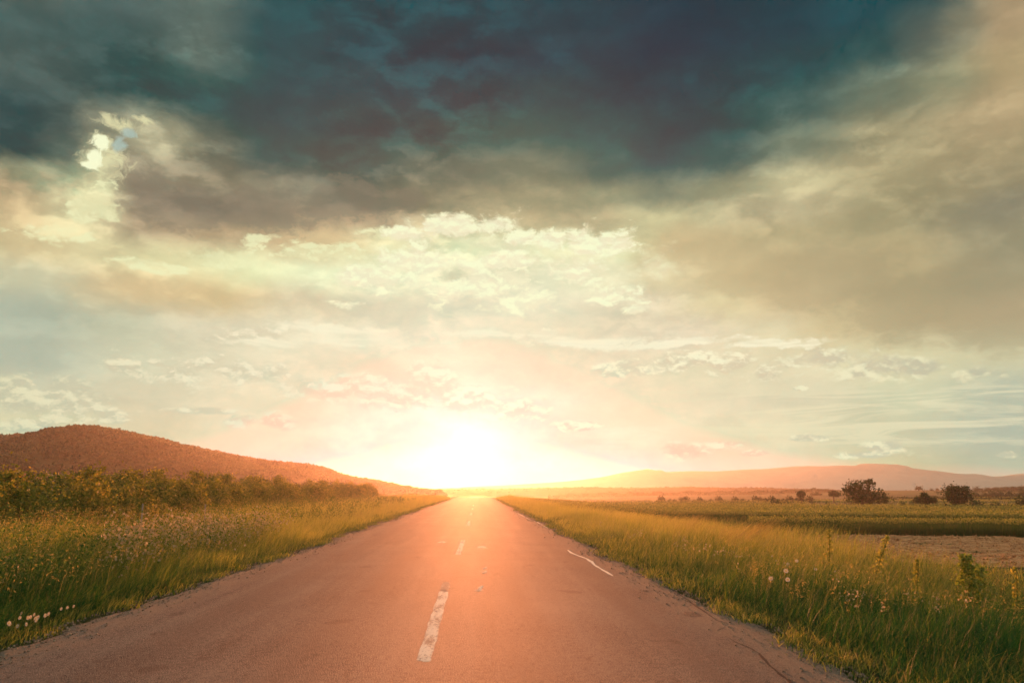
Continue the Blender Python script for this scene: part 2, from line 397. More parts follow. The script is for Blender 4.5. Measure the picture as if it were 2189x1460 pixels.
# ------------------------------------------------------------------ materials
def new_mat(name):
    m = bpy.data.materials.new(name); m.use_nodes = True
    t = NT(m.node_tree)
    for n in list(t.n): t.n.remove(n)
    return m, t
def finish(t, shader, bump=None):
    o = t.node('ShaderNodeOutputMaterial'); t.l.new(shader, o.inputs['Surface'])
def principled(t, col, rough=0.7, spec=0.5, normal=None, **kw):
    p = t.node('ShaderNodeBsdfPrincipled')
    t.put(p.inputs['Base Color'], col); t.put(p.inputs['Roughness'], rough)
    t.put(p.inputs['Specular IOR Level'], spec)
    for k, v in kw.items(): t.put(p.inputs[k], v)
    if normal is not None: t.l.new(normal, p.inputs['Normal'])
    return p.outputs[0]
def bump(t, h, strength, dist):
    b = t.node('ShaderNodeBump'); b.inputs['Strength'].default_value = strength; b.inputs['Distance'].default_value = dist
    t.l.new(h, b.inputs['Height'])
    return b.outputs[0]
def attr(t, name):
    n = t.node('ShaderNodeAttribute'); n.attribute_name = name
    return n.outputs['Fac']
def leaf_mat(name, stops, trans=0.45, rough=0.55, spec=0.25, tcol=(1.0, 1.2, 0.55)):
    """foliage: colours picked per leaf or blade, light shines through from behind"""
    m, t = new_mat(name)
    c = t.ramp(attr(t, 'rnd'), [(p, (*k, 1)) for p, k in stops])
    s1 = principled(t, c, rough, spec)
    tr = t.node('ShaderNodeBsdfTranslucent')
    t.put(tr.inputs['Color'], t.vmath('MULTIPLY', c, tcol))
    mx = t.node('ShaderNodeMixShader'); mx.inputs[0].default_value = trans
    t.l.new(s1, mx.inputs[1]); t.l.new(tr.outputs[0], mx.inputs[2])
    finish(t, mx.outputs[0])
    return m

M = {}
M['grass'] = leaf_mat('grass_blade', [(0.0, (0.014, 0.080, 0.024)), (0.30, (0.050, 0.125, 0.030)), (0.62, (0.26, 0.25, 0.06)), (1.0, (0.58, 0.45, 0.14))], 0.55)
M['straw'] = leaf_mat('dry_straw', [(0.0, (0.30, 0.25, 0.09)), (1.0, (0.50, 0.40, 0.17))], 0.55, tcol=(1.2, 1.15, 0.6))
M['weed'] = leaf_mat('weed_leaf', [(0.0, (0.030, 0.09, 0.022)), (0.6, (0.11, 0.17, 0.038)), (1.0, (0.29, 0.30, 0.08))], 0.5)
M['bushleaf'] = leaf_mat('orchard_leaf', [(0.0, (0.075, 0.115, 0.025)), (0.6, (0.19, 0.23, 0.045)), (1.0, (0.42, 0.37, 0.10))], 0.55, tcol=(1.35, 1.12, 0.55))
M['treeleaf'] = leaf_mat('tree_leaf', [(0.0, (0.020, 0.042, 0.012)), (0.7, (0.040, 0.072, 0.018)), (1.0, (0.08, 0.11, 0.03))], 0.30)
M['forest'] = leaf_mat('forest_leaf', [(0.0, (0.012, 0.020, 0.008)), (0.6, (0.045, 0.062, 0.02)), (1.0, (0.13, 0.13, 0.045))], 0.25)
M['crop'] = leaf_mat('cereal_stalk', [(0.0, (0.03, 0.085, 0.02)), (0.5, (0.08, 0.13, 0.035)), (0.72, (0.22, 0.22, 0.065)), (1.0, (0.46, 0.40, 0.13))], 0.45)
M['petal'] = leaf_mat('pale_petal', [(0.0, (0.36, 0.29, 0.16)), (1.0, (0.62, 0.52, 0.34))], 0.45, tcol=(1, 1, 0.9))
M['petal_white'] = leaf_mat('daisy_petal', [(0.0, (0.50, 0.47, 0.40)), (1.0, (0.62, 0.59, 0.50))], 0.4, tcol=(1, 1, 0.95))
M['yellow'] = leaf_mat('yellow_flower_centre', [(0.0, (0.6, 0.36, 0.03)), (1.0, (0.7, 0.45, 0.05))], 0.2)

m, t = new_mat('bark')
tc = t.node('ShaderNodeTexCoord').outputs['Object']
n = t.noise(t.vmath('MULTIPLY', tc, (6.0, 6.0, 1.2)), 3.0, 5, 0.6, '3D')
finish(t, principled(t, t.ramp(n, [(0.3, (0.05, 0.035, 0.025, 1)), (0.7, (0.13, 0.10, 0.075, 1))]), 0.9, 0.2, bump(t, n, 0.6, 0.02)))
M['bark'] = m

m, t = new_mat('weathered_stake_wood')
tc = t.node('ShaderNodeTexCoord').outputs['Object']
n = t.noise(t.vmath('MULTIPLY', tc, (30.0, 30.0, 2.0)), 3.0, 4, 0.6, '3D')
finish(t, principled(t, t.ramp(n, [(0.3, (0.20, 0.16, 0.12, 1)), (0.7, (0.40, 0.34, 0.27, 1))]), 0.85, 0.2))
M['stake'] = m

# asphalt: aggregate, wheel tracks, dusty crumbling edges, tar stains
m, t = new_mat('old_asphalt')
pos = t.node('ShaderNodeNewGeometry').outputs['Position']
px_, py_, pz_ = t.sep(pos)
agg = t.voro(pos, 75.0, dim='2D')
agg2 = t.noise(pos, 15.0, 7, 0.80)
grit = t.math('ADD', t.math('MULTIPLY', agg, 0.6), t.math('MULTIPLY', agg2, 0.7))
patch = t.noise(pos, 0.55, 5, 0.6)
streak = t.noise(t.vmath('MULTIPLY', pos, (1.6, 0.10, 1.0)), 1.4, 5, 0.6)
tone = t.math('ADD', t.math('MULTIPLY', grit, 0.62), t.math('ADD', t.math('MULTIPLY', patch, 0.18), t.math('MULTIPLY', streak, 0.22)))
c = t.ramp(tone, [(0.40, (0.016, 0.016, 0.016, 1)), (0.52, (0.056, 0.052, 0.049, 1)), (0.64, (0.15, 0.135, 0.118, 1))])
edge = t.math('ABSOLUTE', t.math('ADD', px_, 0.72))
edge = t.math('ADD', edge, t.math('MULTIPLY', t.math('SUBTRACT', t.noise(t.vmath('MULTIPLY', pos, (1.0, 0.35, 1.0)), 1.3, 5, 0.65), 0.5), 1.1))
dust = t.math('MULTIPLY', t.step(edge, 2.85, 3.75), t.step(grit, 0.35, 0.75, 0.45, 1.0))
c = t.mix(dust, c, (0.20, 0.155, 0.115, 1))
tr1 = t.math('ABSOLUTE', t.math('SUBTRACT', t.math('ABSOLUTE', t.math('SUBTRACT', px_, 1.25)), 0.78))
tr2 = t.math('ABSOLUTE', t.math('SUBTRACT', t.math('ABSOLUTE', t.math('ADD', px_, 2.25)), 0.78))
trk = t.math('MULTIPLY', t.step(t.math('MINIMUM', tr1, tr2), 0.1, 0.42, 1.0, 0.0), t.step(streak, 0.35, 0.6))
c = t.mix(t.math('MULTIPLY', trk, 0.55), c, (0.055, 0.045, 0.04, 1))
stain = t.step(t.noise(t.vmath('MULTIPLY', pos, (1.0, 0.6, 1.0)), 1.7, 4, 0.6), 0.66, 0.73)
c = t.mix(t.math('MULTIPLY', stain, 0.65), c, (0.035, 0.03, 0.028, 1))
rough = t.math('ADD', ROAD_ROUGH, t.math('MULTIPLY', grit, 0.10), clamp=True)
rough = t.math('ADD', rough, t.math('MULTIPLY', dust, 0.2), clamp=True)
finish(t, principled(t, c, rough, t.step(grit, 0.40, 0.78, ROAD_SPEC * 0.25, ROAD_SPEC * 1.7, False), bump(t, grit, 1.0, 0.008)))
M['asphalt'] = m

def paint_mat(name, wear):
    m, t = new_mat(name)
    pos = t.node('ShaderNodeNewGeometry').outputs['Position']
    g = t.math('ADD', t.math('MULTIPLY', t.noise(pos, 26.0, 5, 0.75), 0.6), t.math('MULTIPLY', t.noise(t.vmath('MULTIPLY', pos, (7.0, 1.1, 1.0)), 1.6, 4, 0.6), 0.5))
    k = t.step(g, wear - 0.06, wear + 0.09)
    c = t.mix(k, (0.19, 0.165, 0.14, 1), (0.72, 0.68, 0.58, 1))
    finish(t, principled(t, c, 0.85, 0.35, bump(t, g, 0.8, 0.008)))
    return m
M['paint'] = paint_mat('worn_white_paint', 0.50)
M['paint_solid'] = paint_mat('white_paint', 0.36)
M['paint_trace'] = paint_mat('rubbed_off_paint', 0.62)

m, t = new_mat('pale_stone')
finish(t, principled(t, t.ramp(attr(t, 'rnd'), [(0.0, (0.13, 0.095, 0.07, 1)), (1.0, (0.34, 0.26, 0.18, 1))]), 0.9, 0.3))
M['stone'] = m
m, t = new_mat('tar_crack')
finish(t, principled(t, (0.026, 0.024, 0.023, 1), 1.0, 0.15))
M['crack'] = m

# open ground: green under the verges, field strips further out
m, t = new_mat('field_ground')
pos = t.node('ShaderNodeNewGeometry').outputs['Position']
px_, py_, pz_ = t.sep(pos)
n1 = t.noise(pos, 0.9, 6, 0.65); n2 = t.noise(pos, 11.0, 5, 0.7)
grn = t.ramp(t.math('ADD', t.math('MULTIPLY', n1, 0.5), t.math('MULTIPLY', n2, 0.5)), [(0.3, (0.030, 0.036, 0.014, 1)), (0.5, (0.050, 0.060, 0.020, 1)), (0.7, (0.095, 0.088, 0.036, 1))])
vv = t.math('ADD', t.math('MULTIPLY', px_, 0.351), t.math('MULTIPLY', py_, 0.936))
vw = t.math('ADD', vv, t.math('MULTIPLY', t.noise(pos, 0.02, 3, 0.5), 26.0))
strip = t.noise(t.xyz(vw, 0.0), 0.045, 2, 0.6)
far = t.ramp(t.math('ADD', t.math('MULTIPLY', strip, 0.8), t.math('MULTIPLY', n1, 0.2)), [(0.34, (0.045, 0.055, 0.02, 1)), (0.44, (0.15, 0.14, 0.045, 1)), (0.52, (0.075, 0.085, 0.03, 1)), (0.60, (0.20, 0.165, 0.06, 1)), (0.72, (0.11, 0.085, 0.05, 1))], 'CONSTANT')
c = t.mix(t.step(vv, 100.0, 120.0), grn, far)
finish(t, principled(t, c, 0.95, 0.1, bump(t, n2, 0.8, 0.05)))
M['ground'] = m

m, t = new_mat('ploughed_soil')
pos = t.node('ShaderNodeNewGeometry').outputs['Position']
px_, py_, pz_ = t.sep(pos)
vv = t.math('ADD', t.math('MULTIPLY', px_, 0.351), t.math('MULTIPLY', py_, 0.936))
uu = t.math('SUBTRACT', t.math('MULTIPLY', px_, 0.936), t.math('MULTIPLY', py_, 0.351))
n1 = t.noise(t.xyz(t.math('MULTIPLY', uu, 0.5), t.math('MULTIPLY', vv, 1.2)), 2.6, 6, 0.7)
n2 = t.noise(pos, 14.0, 4, 0.7)
g = t.math('ADD', t.math('MULTIPLY', n1, 0.6), t.math('MULTIPLY', n2, 0.4))
c = t.ramp(g, [(0.36, (0.16, 0.075, 0.035, 1)), (0.5, (0.50, 0.25, 0.11, 1)), (0.62, (0.68, 0.41, 0.20, 1))])
grn = t.step(t.noise(t.xyz(t.math('MULTIPLY', uu, 0.35), vv), 0.55, 5, 0.65), 0.60, 0.70)
c = t.mix(t.math('MULTIPLY', grn, 0.75), c, (0.075, 0.095, 0.03, 1))
finish(t, principled(t, c, 0.95, 0.1, bump(t, g, 1.0, 0.08)))
M['soil'] = m

m, t = new_mat('hill_undergrowth')
pos = t.node('ShaderNodeNewGeometry').outputs['Position']
n1 = t.noise(pos, 0.05, 6, 0.65, '3D')
finish(t, principled(t, t.ramp(n1, [(0.35, (0.030, 0.034, 0.014, 1)), (0.65, (0.07, 0.066, 0.028, 1))]), 0.95, 0.05))
M['hill'] = m
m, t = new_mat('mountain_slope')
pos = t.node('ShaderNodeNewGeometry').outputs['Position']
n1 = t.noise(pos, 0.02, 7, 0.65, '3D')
finish(t, principled(t, t.ramp(n1, [(0.35, (0.34, 0.44, 0.40, 1)), (0.65, (0.42, 0.52, 0.46, 1))]), 0.95, 0.05, bump(t, n1, 1.0, 8.0)))  # distance haze put into the base colour as a pale bluish tint
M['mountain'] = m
m, t = new_mat('plaster_wall')
finish(t, principled(t, (0.5, 0.44, 0.36, 1), 0.9, 0.2)); M['plaster'] = m
m, t = new_mat('clay_roof_tiles')
tc = t.node('ShaderNodeTexCoord').outputs['Object']
w = t.node('ShaderNodeTexWave'); t.l.new(tc, w.inputs['Vector']); w.inputs['Scale'].default_value = 2.2
finish(t, principled(t, t.ramp(t.noise(tc, 1.5, 4, 0.6, '3D'), [(0.3, (0.24, 0.075, 0.04, 1)), (0.7, (0.36, 0.13, 0.07, 1))]), 0.85, 0.2, bump(t, w.outputs['Fac'], 0.5, 0.05))); M['roof'] = m
m, t = new_mat('dark_window'); finish(t, principled(t, (0.02, 0.025, 0.03, 1), 0.15, 0.5)); M['window'] = m

# ------------------------------------------------------------------ terrain
ROAD_L, ROAD_R = -4.5, 3.1
UX, UY, VX, VY = 0.936, -0.351, 0.351, 0.936          # field strips run along u, one behind the other along v
def uv(x, y): return UX * x + UY * y, VX * x + VY * y
def road_z(y):
    return -1.9 * sstep(150, 330, y)
def ground_z(x, y):
    x = np.asarray(x, float); y = np.asarray(y, float)
    z = road_z(y) * (1 - sstep(20, 120, np.abs(x)))
    z = z - 0.9 * sstep(3.3, 8.0, x) - 0.5 * sstep(9.0, 17.0, x)
    z = z + 2.4 * sstep(190, 430, y) * sstep(120, 230, x)
    z = z - 0.22 * sstep(4.6, 6.6, -x) + 0.2 * sstep(8.0, 13.0, -x) + 0.022 * np.clip(-x - 13, 0, 400) * sstep(13, 60, -x) * 0.6
    off = np.maximum(sstep(0.1, 1.6, x - 3.0), sstep(0.1, 1.6, -4.4 - x))
    z = z + off * (0.16 * (fbm(x * 0.6, y * 0.6, 3) - 0.5) + 0.05 * (fbm(x * 2.5, y * 2.5, 9) - 0.5))
    return z
def grow(a, b, s0, g):
    v = [a]; s = s0
    while v[-1] < b: v.append(v[-1] + s); s *= g
    v[-1] = b
    return v
xs = np.array(sorted(set([-v for v in grow(9, 1120, 0.4, 1.07)] + list(np.arange(-9, 12.01, 0.3)) + grow(12, 1470, 0.45, 1.06))))
ys = np.array([-v for v in grow(0, 150, 1.0, 1.25)][::-1][:-1] + grow(0, 60, 0.45, 1.0) [:-1] + grow(60, 1820, 0.6, 1.035))
GX, GY = np.meshgrid(xs, ys)
GZ = ground_z(GX, GY)
GZ = np.where((GX > ROAD_L - 0.3) & (GX < ROAD_R + 0.3), GZ - 0.05, GZ)
def grid_faces(nx, ny):
    i = np.arange(nx - 1); j = np.arange(ny - 1)
    a = (j[:, None] * nx + i[None, :]).ravel()
    return np.stack([a, a + 1, a + nx + 1, a + nx], 1)
g = mesh_np('ground', np.stack([GX.ravel(), GY.ravel(), GZ.ravel()], 1), grid_faces(len(xs), len(ys)), M['ground'], smooth=True)
tag(g, kind='structure')

# the road: crumbling edges, slight camber
ry = np.array(grow(-40, 3, 1.5, 1.0)[:-1] + grow(3, 40, 0.12, 1.0)[:-1] + grow(40, 420, 0.3, 1.03))
lx = ROAD_L + 0.5 * (fbm(ry * 0.35, ry * 0, 5) - 0.5) + 0.26 * (fbm(ry * 2.2, ry * 0 + 3, 6) - 0.5)
rx = ROAD_R + 0.5 * (fbm(ry * 0.4, ry * 0 + 9, 7) - 0.5) + 0.26 * (fbm(ry * 2.4, ry * 0 + 5, 8) - 0.5)
tt = np.concatenate([[0, 0.008, 0.02], np.linspace(0.04, 0.96, 29), [0.98, 0.992, 1.0]])
RX = lx[:, None] + (rx - lx)[:, None] * tt[None, :]
RY = np.repeat(ry[:, None], len(tt), 1)
camb = 0.05 * (1 - (2 * tt - 1) ** 2) - 0.05 * ((tt == 0) | (tt == 1))
def road_top(x, y): 
    s = (x + 0.7) / 3.8
    return road_z(y) + 0.05 * (1 - s * s)
RZ = road_z(RY) + camb[None, :] + 0.012 * (fbm(RX * 0.8, RY * 0.3, 12) - 0.5)
r = mesh_np('road', np.stack([RX.ravel(), RY.ravel(), RZ.ravel()], 1), grid_faces(len(tt), len(ry)), M['asphalt'], smooth=True)
tag(r, kind='structure')

def ribbon(name, pts, widths, mat, lift=0.006, n_sub=6, jitter=0.0, seed=0, taper=False):
    pts = np.array([(p[0], p[1]) for p in pts], float); widths = np.asarray(widths, float)
    t0 = np.arange(len(pts)); tq = np.linspace(0, len(pts) - 1, (len(pts) - 1) * n_sub + 1)
    X = np.interp(tq, t0, pts[:, 0]); Y = np.interp(tq, t0, pts[:, 1]); Wd = np.interp(tq, t0, widths)
    dX = np.gradient(X); dY = np.gradient(Y); L = np.hypot(dX, dY) + 1e-9
    nx, ny = -dY / L, dX / L
    jl = jitter * (vnoise(tq * 2.1, tq * 0, seed) - 0.5); jr = jitter * (vnoise(tq * 2.3, tq * 0 + 7, seed) - 0.5)
    A = np.stack([X + nx * (Wd / 2 + jl), Y + ny * (Wd / 2 + jl)], 1); B = np.stack([X - nx * (Wd / 2 + jr), Y - ny * (Wd / 2 + jr)], 1)
    V = np.concatenate([A, (A + B) / 2, B]); n = len(X)
    up = np.concatenate([np.full(n, -0.001), np.full(n, lift), np.full(n, -0.001)]); up[[0, n - 1, n, 2 * n - 1, 2 * n, 3 * n - 1]] = -0.002
    Z = road_top(V[:, 0], V[:, 1]) + 0.012 * (fbm(V[:, 0] * 0.8, V[:, 1] * 0.3, 12) - 0.5) + up
    i = np.arange(n - 1)
    Fc = np.concatenate([np.stack([i, i + n, i + n + 1, i + 1], 1), np.stack([i + n, i + 2 * n, i + 2 * n + 1, i + n + 1], 1)])
    return tag(mesh_np(name, np.column_stack([V, Z]), Fc[:, ::-1], mat), kind='structure')
for (x0, y0, x1, y1, w, mt) in [(-0.455, 7.25, -0.47, 12.15, 0.155, 'paint'), (-0.43, 18.8, -0.40, 24.3, 0.14, 'paint'), (-0.37, 33.6, -0.36, 39.0, 0.14, 'paint'),
                                (-0.36, 47.5, -0.36, 52.5, 0.14, 'paint'), (-0.36, 61, -0.36, 66, 0.14, 'paint'), (-0.36, 75, -0.36, 80, 0.14, 'paint'), (-0.47, 12.17, -0.475, 13.3, 0.15, 'paint_trace')]:
    ribbon('road_marking', [(x0 + (x1 - x0) * k, y0 + (y1 - y0) * k) for k in np.linspace(0, 1, 9)], [w] * 9, M[mt], jitter=0.018, seed=int(y0 * 7))
ribbon('road_marking', [on_plane(*p) for p in [(1213,1176),(1222,1183),(1237,1189),(1254,1195),(1264,1201),(1271,1209),(1283,1216),(1297,1224),(1311,1233)]], [0.035, 0.075, 0.06, 0.06, 0.09, 0.085, 0.06, 0.075, 0.03], M['paint_solid'], jitter=0.02, seed=3)
ribbon('road_marking', [on_plane(*p) for p in [(1105,1096),(1118,1103),(1133,1111),(1148,1116),(1160,1123),(1174,1129)]], [0.05, 0.09, 0.05, 0.10, 0.06, 0.08], M['paint'], jitter=0.04, seed=5)
for k, (px, py, w, l) in enumerate([(1030,1173,0.34,0.35),(946,1162,0.30,0.3),(1037,1219,0.06,0.22),(1037,1228,0.09,0.2),(1028,1262,0.10,0.2),(1024,1268,0.14,0.14)]):
    p = on_plane(px, py)
    ribbon('road_marking', [(p.x + 0.02 * math.sin(j * 2.1), p.y + l * j) for j in (-1, -0.4, 0.3, 1)], [w * 0.3, w, w * 0.8, w * 0.25], M['paint'], jitter=0.05, seed=20 + k)
ribbon('road_crack', [on_plane(*p) for p in [(1330,1206),(1380,1235),(1440,1262),(1500,1303),(1532,1327),(1556,1334),(1548,1342),(1532,1350)]], [0.010, 0.018, 0.022, 0.036, 0.04, 0.03, 0.02, 0.01], M['crack'], lift=0.005, jitter=0.03, seed=31)
ribbon('road_crack', [on_plane(*p) for p in [(1548,1360),(1572,1374),(1600,1386),(1622,1398),(1640,1420),(1662,1440),(1690,1462),(1720,1490)]], [0.010, 0.016, 0.02, 0.028, 0.04, 0.034, 0.028, 0.025], M['crack'], lift=0.005, jitter=0.02, seed=37)

# ------------------------------------------------------------------ hills, forest, mountains
def profile_at(pts, dist):
    q = [at_dist(x, y, dist) for x, y in pts]
    return np.array([p.x for p in q]), np.array([p.z for p in q])
def ridge(name, pts, dist, front, back, mat, dx=8.0, rough=2.0, seed=0, sink=-3.0):
    X, Z = profile_at(pts, dist)
    xs = np.arange(X.min(), X.max() + dx, dx); ysr = np.concatenate([np.linspace(dist - front, dist, 26), np.linspace(dist, dist + back, 10)[1:]])
    gx, gy = np.meshgrid(xs, ysr)
    prof = np.interp(gx, X, Z)
    q = np.where(gy < dist, (gy - dist + front) / front, 1 - (gy - dist) / back)
    s = sstep(0, 1, q)
    spur = (fbm(gx / 70, gy / 70, seed, 4) - 0.5) * 0.85 * np.sin(np.pi * np.clip(q, 0, 1)) * (gy < dist)
    z = sink + (prof - sink) * np.clip(s + spur, 0, 1) + rough * (fbm(gx / 20, gy / 20, seed + 5) - 0.5) * s
    o = tag(mesh_np(name, np.stack([gx.ravel(), gy.ravel(), z.ravel()], 1), grid_faces(len(xs), len(ysr)), mat, smooth=True), kind='structure')
    return xs, ysr, z
def bilerp(xs, ysr, z, x, y):
    ix = np.clip(np.searchsorted(xs, x) - 1, 0, len(xs) - 2); iy = np.clip(np.searchsorted(ysr, y) - 1, 0, len(ysr) - 2)
    fx = (x - xs[ix]) / (xs[ix + 1] - xs[ix]); fy = (y - ysr[iy]) / (ysr[iy + 1] - ysr[iy])
    return (z[iy, ix] * (1 - fx) + z[iy, ix + 1] * fx) * (1 - fy) + (z[iy + 1, ix] * (1 - fx) + z[iy + 1, ix + 1] * fx) * fy

def rand_dirs(n):
    d = rng.normal(size=(n, 3)); return d / np.linalg.norm(d, axis=1, keepdims=True)
def leaf_quads(C, size, aspect=0.55, droop=0.0):
    """one small pointed leaf per centre, turned at random; returns V, F"""
    n = len(C); size = np.broadcast_to(size, (n,))[:, None]
    a = rand_dirs(n); a[:, 2] -= droop; a /= np.linalg.norm(a, axis=1, keepdims=True)
    b = np.cross(a, rand_dirs(n)); b /= np.linalg.norm(b, axis=1, keepdims=True) + 1e-9
    V = np.stack([C - a * size * 0.5, C + b * size * aspect * 0.5, C + a * size * 0.5, C - b * size * aspect * 0.5], 1).reshape(-1, 3)
    return V, np.arange(4 * n).reshape(n, 4)

def forest(name, n, xs, ysr, z, size, seed, per=34):
    x = rng.uniform(xs[0], xs[-1], n); y = rng.uniform(ysr[0], ysr[26], n)
    h = bilerp(xs, ysr, z, x, y); keep = h > -0.5
    x, y, h = x[keep], y[keep], h[keep]
    n = len(x)
    sz = size * rng.uniform(0.45, 1.35, n) * np.clip((h + 8) / 22, 0.45, 1.0)
    d = rand_dirs(n * per).reshape(n, per, 3); d[..., 2] = np.abs(d[..., 2]) * 0.85
    C = np.stack([x, y, h], 1)[:, None, :] + d * sz[:, None, None] * 0.5 * rng.uniform(0.65, 1.05, (n, per, 1)) * np.array([1, 1, 1.05])
    V, Fc = leaf_quads(C.reshape(-1, 3), np.repeat(sz * 0.30, per), 0.8)
    stand = 1.5 * fbm(x / 24, y / 24, seed + 40, 4) - 0.55
    tone = np.clip(np.repeat(rng.uniform(0, 0.45, n) + stand, per) + rng.uniform(-0.12, 0.25, n * per), 0, 1)
    tag(mesh_np(name, V, Fc, M['forest'], attrs={'rnd': np.repeat(tone, 4)}), kind='stuff')

hp = [(-260,1010),(-120,995),(0,972),(50,955),(95,943),(130,934),(165,925),(200,922),(235,923),(265,927),(300,935),(345,946),(400,960),(450,970),(500,980),(560,989),(600,994),(650,999),(690,1004),(730,1018),(770,1025),(800,1030),(840,1038),(880,1044),(930,1049)]
hs = ridge('hill', hp, 380.0, 178.0, 140.0, M['hill'], 4.2, 1.8, 11)
forest('forest', 11500, *hs, 3.4, 1, per=26)
hp2 = [(-260,926),(-60,934),(20,935),(60,937),(100,942),(130,960),(190,1000),(230,1040)]
hs2 = ridge('hill', hp2, 450.0, 90.0, 90.0, M['hill'], 5, 1.6, 15)
forest('forest', 900, *hs2, 4.6, 2, per=22)
mp = [(900,1046),(1000,1041),(1100,1036),(1180,1031),(1240,1026),(1290,1019),(1330,1010),(1350,1007),(1372,1004),(1386,1001),(1400,1006),(1420,1009),(1450,1008),(1480,1007),(1530,1007),(1580,1004),(1640,1002),(1670,999),(1705,996),(1740,998),(1790,995),(1840,995),(1890,995),(1930,999),(1990,1006),(2040,1016),(2070,1021),(2110,1019),(2150,1018),(2185,1012),(2260,1008),(2400,1000)]
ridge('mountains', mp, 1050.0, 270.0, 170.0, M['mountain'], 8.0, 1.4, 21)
lp = [(820,1052),(870,1047),(930,1046),(1000,1045),(1100,1044),(1200,1043),(1250,1041),(1330,1043),(1400,1042),(1480,1041),(1560,1043),(1620,1042),(1680,1044),(1740,1045),(1790,1047),(1850,1049),(2000,1048),(2100,1049)]
hs3 = ridge('hill', lp, 640.0, 110.0, 90.0, M['hill'], 6.0, 0.8, 25)
forest('forest', 1500, *hs3, 3.0, 3, per=14)

# ------------------------------------------------------------------ trees and bushes
def tube(path, radii, sides=7):
    path = np.asarray(path, float); n = len(path); Vs = []
    for i in range(n):
        d = path[min(i + 1, n - 1)] - path[max(i - 1, 0)]; d /= np.linalg.norm(d) + 1e-9
        a = np.cross(d, (0.31, 0.95, 0.1)); a /= np.linalg.norm(a) + 1e-9; b = np.cross(d, a)
        th = np.linspace(0, 2 * np.pi, sides, endpoint=False)
        Vs.append(path[i] + radii[i] * (np.cos(th)[:, None] * a + np.sin(th)[:, None] * b))
    V = np.concatenate(Vs); Fc = []
    for i in range(n - 1):
        for k in range(sides):
            Fc.append([i * sides + k, i * sides + (k + 1) % sides, (i + 1) * sides + (k + 1) % sides, (i + 1) * sides + k])
    return V, np.array(Fc)
def join(parts):
    V = []; Fc = []; o = 0
    for v, f in parts: V.append(v); Fc.append(f + o); o += len(v)
    return np.concatenate(V), np.concatenate(Fc)
def crown_points(lobes, n, shell=0.5):
    """leaf positions: thick shells of several lobes, ragged, with twig clusters"""
    w = np.array([l[3] ** 2 * (l[4] if len(l) > 4 else 1) for l in lobes]); w = w / w.sum()
    idx = rng.choice(len(lobes), n // 7, p=w)
    L = np.array([[l[0], l[1], l[2], l[3], (l[4] if len(l) > 4 else 1.0)] for l in lobes])[idx]
    d = rand_dirs(len(idx)); r = rng.uniform(shell, 1.08, len(idx)) + 0.16 * rng.normal(size=len(idx))
    ctr = L[:, :3] + d * (L[:, 3] * r)[:, None] * np.stack([np.ones(len(idx)), np.ones(len(idx)), L[:, 4]], 1)
    tone = rng.uniform(0, 0.8, len(idx))
    sp = np.repeat(L[:, 3] * rng.uniform(0.10, 0.34, len(idx)), 7)[:, None]
    return np.repeat(ctr, 7, 0) + rng.normal(size=(len(idx) * 7, 3)) * sp, np.clip(np.repeat(tone, 7) + rng.uniform(-0.15, 0.3, len(idx) * 7), 0, 1)
def make_crown(name, lobes, n, leaf, mat, parent, shell=0.5, zmin=0.05):
    C, tone = crown_points(lobes, n, shell)
    k = C[:, 2] > zmin; C, tone = C[k], tone[k]
    V, Fc = leaf_quads(C, leaf * rng.uniform(0.7, 1.3, len(C)), 0.6, 0.15)
    return mesh_np(name, V, Fc, mat, parent, {'rnd': np.repeat(tone, 4)})
def make_trunk(parent, h, r, lobes, n_limb=5, name='trunk'):
    lean = rng.normal(size=2) * 0.04 * h
    parts = [tube([(0, 0, -0.25), (lean[0] * .3, lean[1] * .3, h * 0.45), (lean[0], lean[1], h)], [r * 1.25, r, r * 0.6])]
    for l in lobes[:n_limb]:
        s = np.array((lean[0] * .6, lean[1] * .6, h * rng.uniform(0.5, 0.95))); e = np.array(l[:3])
        mid = (s + e) / 2 + rng.normal(size=3) * 0.06 * h
        parts.append(tube([s, mid, e + (e - s) * 0.25], [r * 0.55, r * 0.35, r * 0.10], 6))
    V, Fc = join(parts)
    return mesh_np(name, V, Fc, M['bark'], parent, smooth=True)
def copy_tree(o, loc, rz=0.0, s=(1, 1, 1), label=None, group=None):
    c = o.copy(); COL.objects.link(c); c.location = loc; c.rotation_euler = (0, 0, rz); c.scale = s
    if label: c['label'] = label
    if group: c['group'] = group
    for ch in o.children:
        k = ch.copy(); COL.objects.link(k); k.parent = c
        for g in ch.children:
            q = g.copy(); COL.objects.link(q); q.parent = k
    return c

# the big double tree behind the corn
TD = 112.0
def px_m(px, d=TD): return px * d / F_PX
def place(px, d):
    p = at_dist(px, 1047, d); return Vector((p.x, d, float(ground_z(p.x, d))))
def lobes_px(cx, base, d, items):
    """crown lobes measured in the photograph: (x, y, radius in px, squash) at distance d, relative to the tree's base point"""
    s = d / F_PX
    zb = base.z
    return [((x - cx) * s, rng.uniform(-0.8, 0.8) * r * s, CAM_H + (1047 - y) * s - zb, r * s * 0.86, q) for x, y, r, q in items]
b = place(1842, TD)
tree = tag(empty('field_tree', b), 'tallest dark leafy tree beyond the corn, broad uneven crown with a low skirt', 'tree')
L = lobes_px(1842, b, TD, [(1836,1038,17,0.8),(1818,1044,15,0.9),(1856,1034,13,0.8),(1852,1042,16,0.9),(1812,1051,12,0.8),(1830,1058,22,0.8),(1862,1060,18,0.8),(1880,1061,14,0.9),(1882,1051,7,1.0),(1845,1066,24,0.7),(1878,1068,20,0.7),(1868,1063,18,0.8),(1822,1068,16,0.7),(1858,1029,8,0.8)])
make_crown('crown', L, 4000, 0.27, M['treeleaf'], tree, 0.7)
make_trunk(tree, 1.6, 0.16, L, 8)
b = place(2047, 108.0)
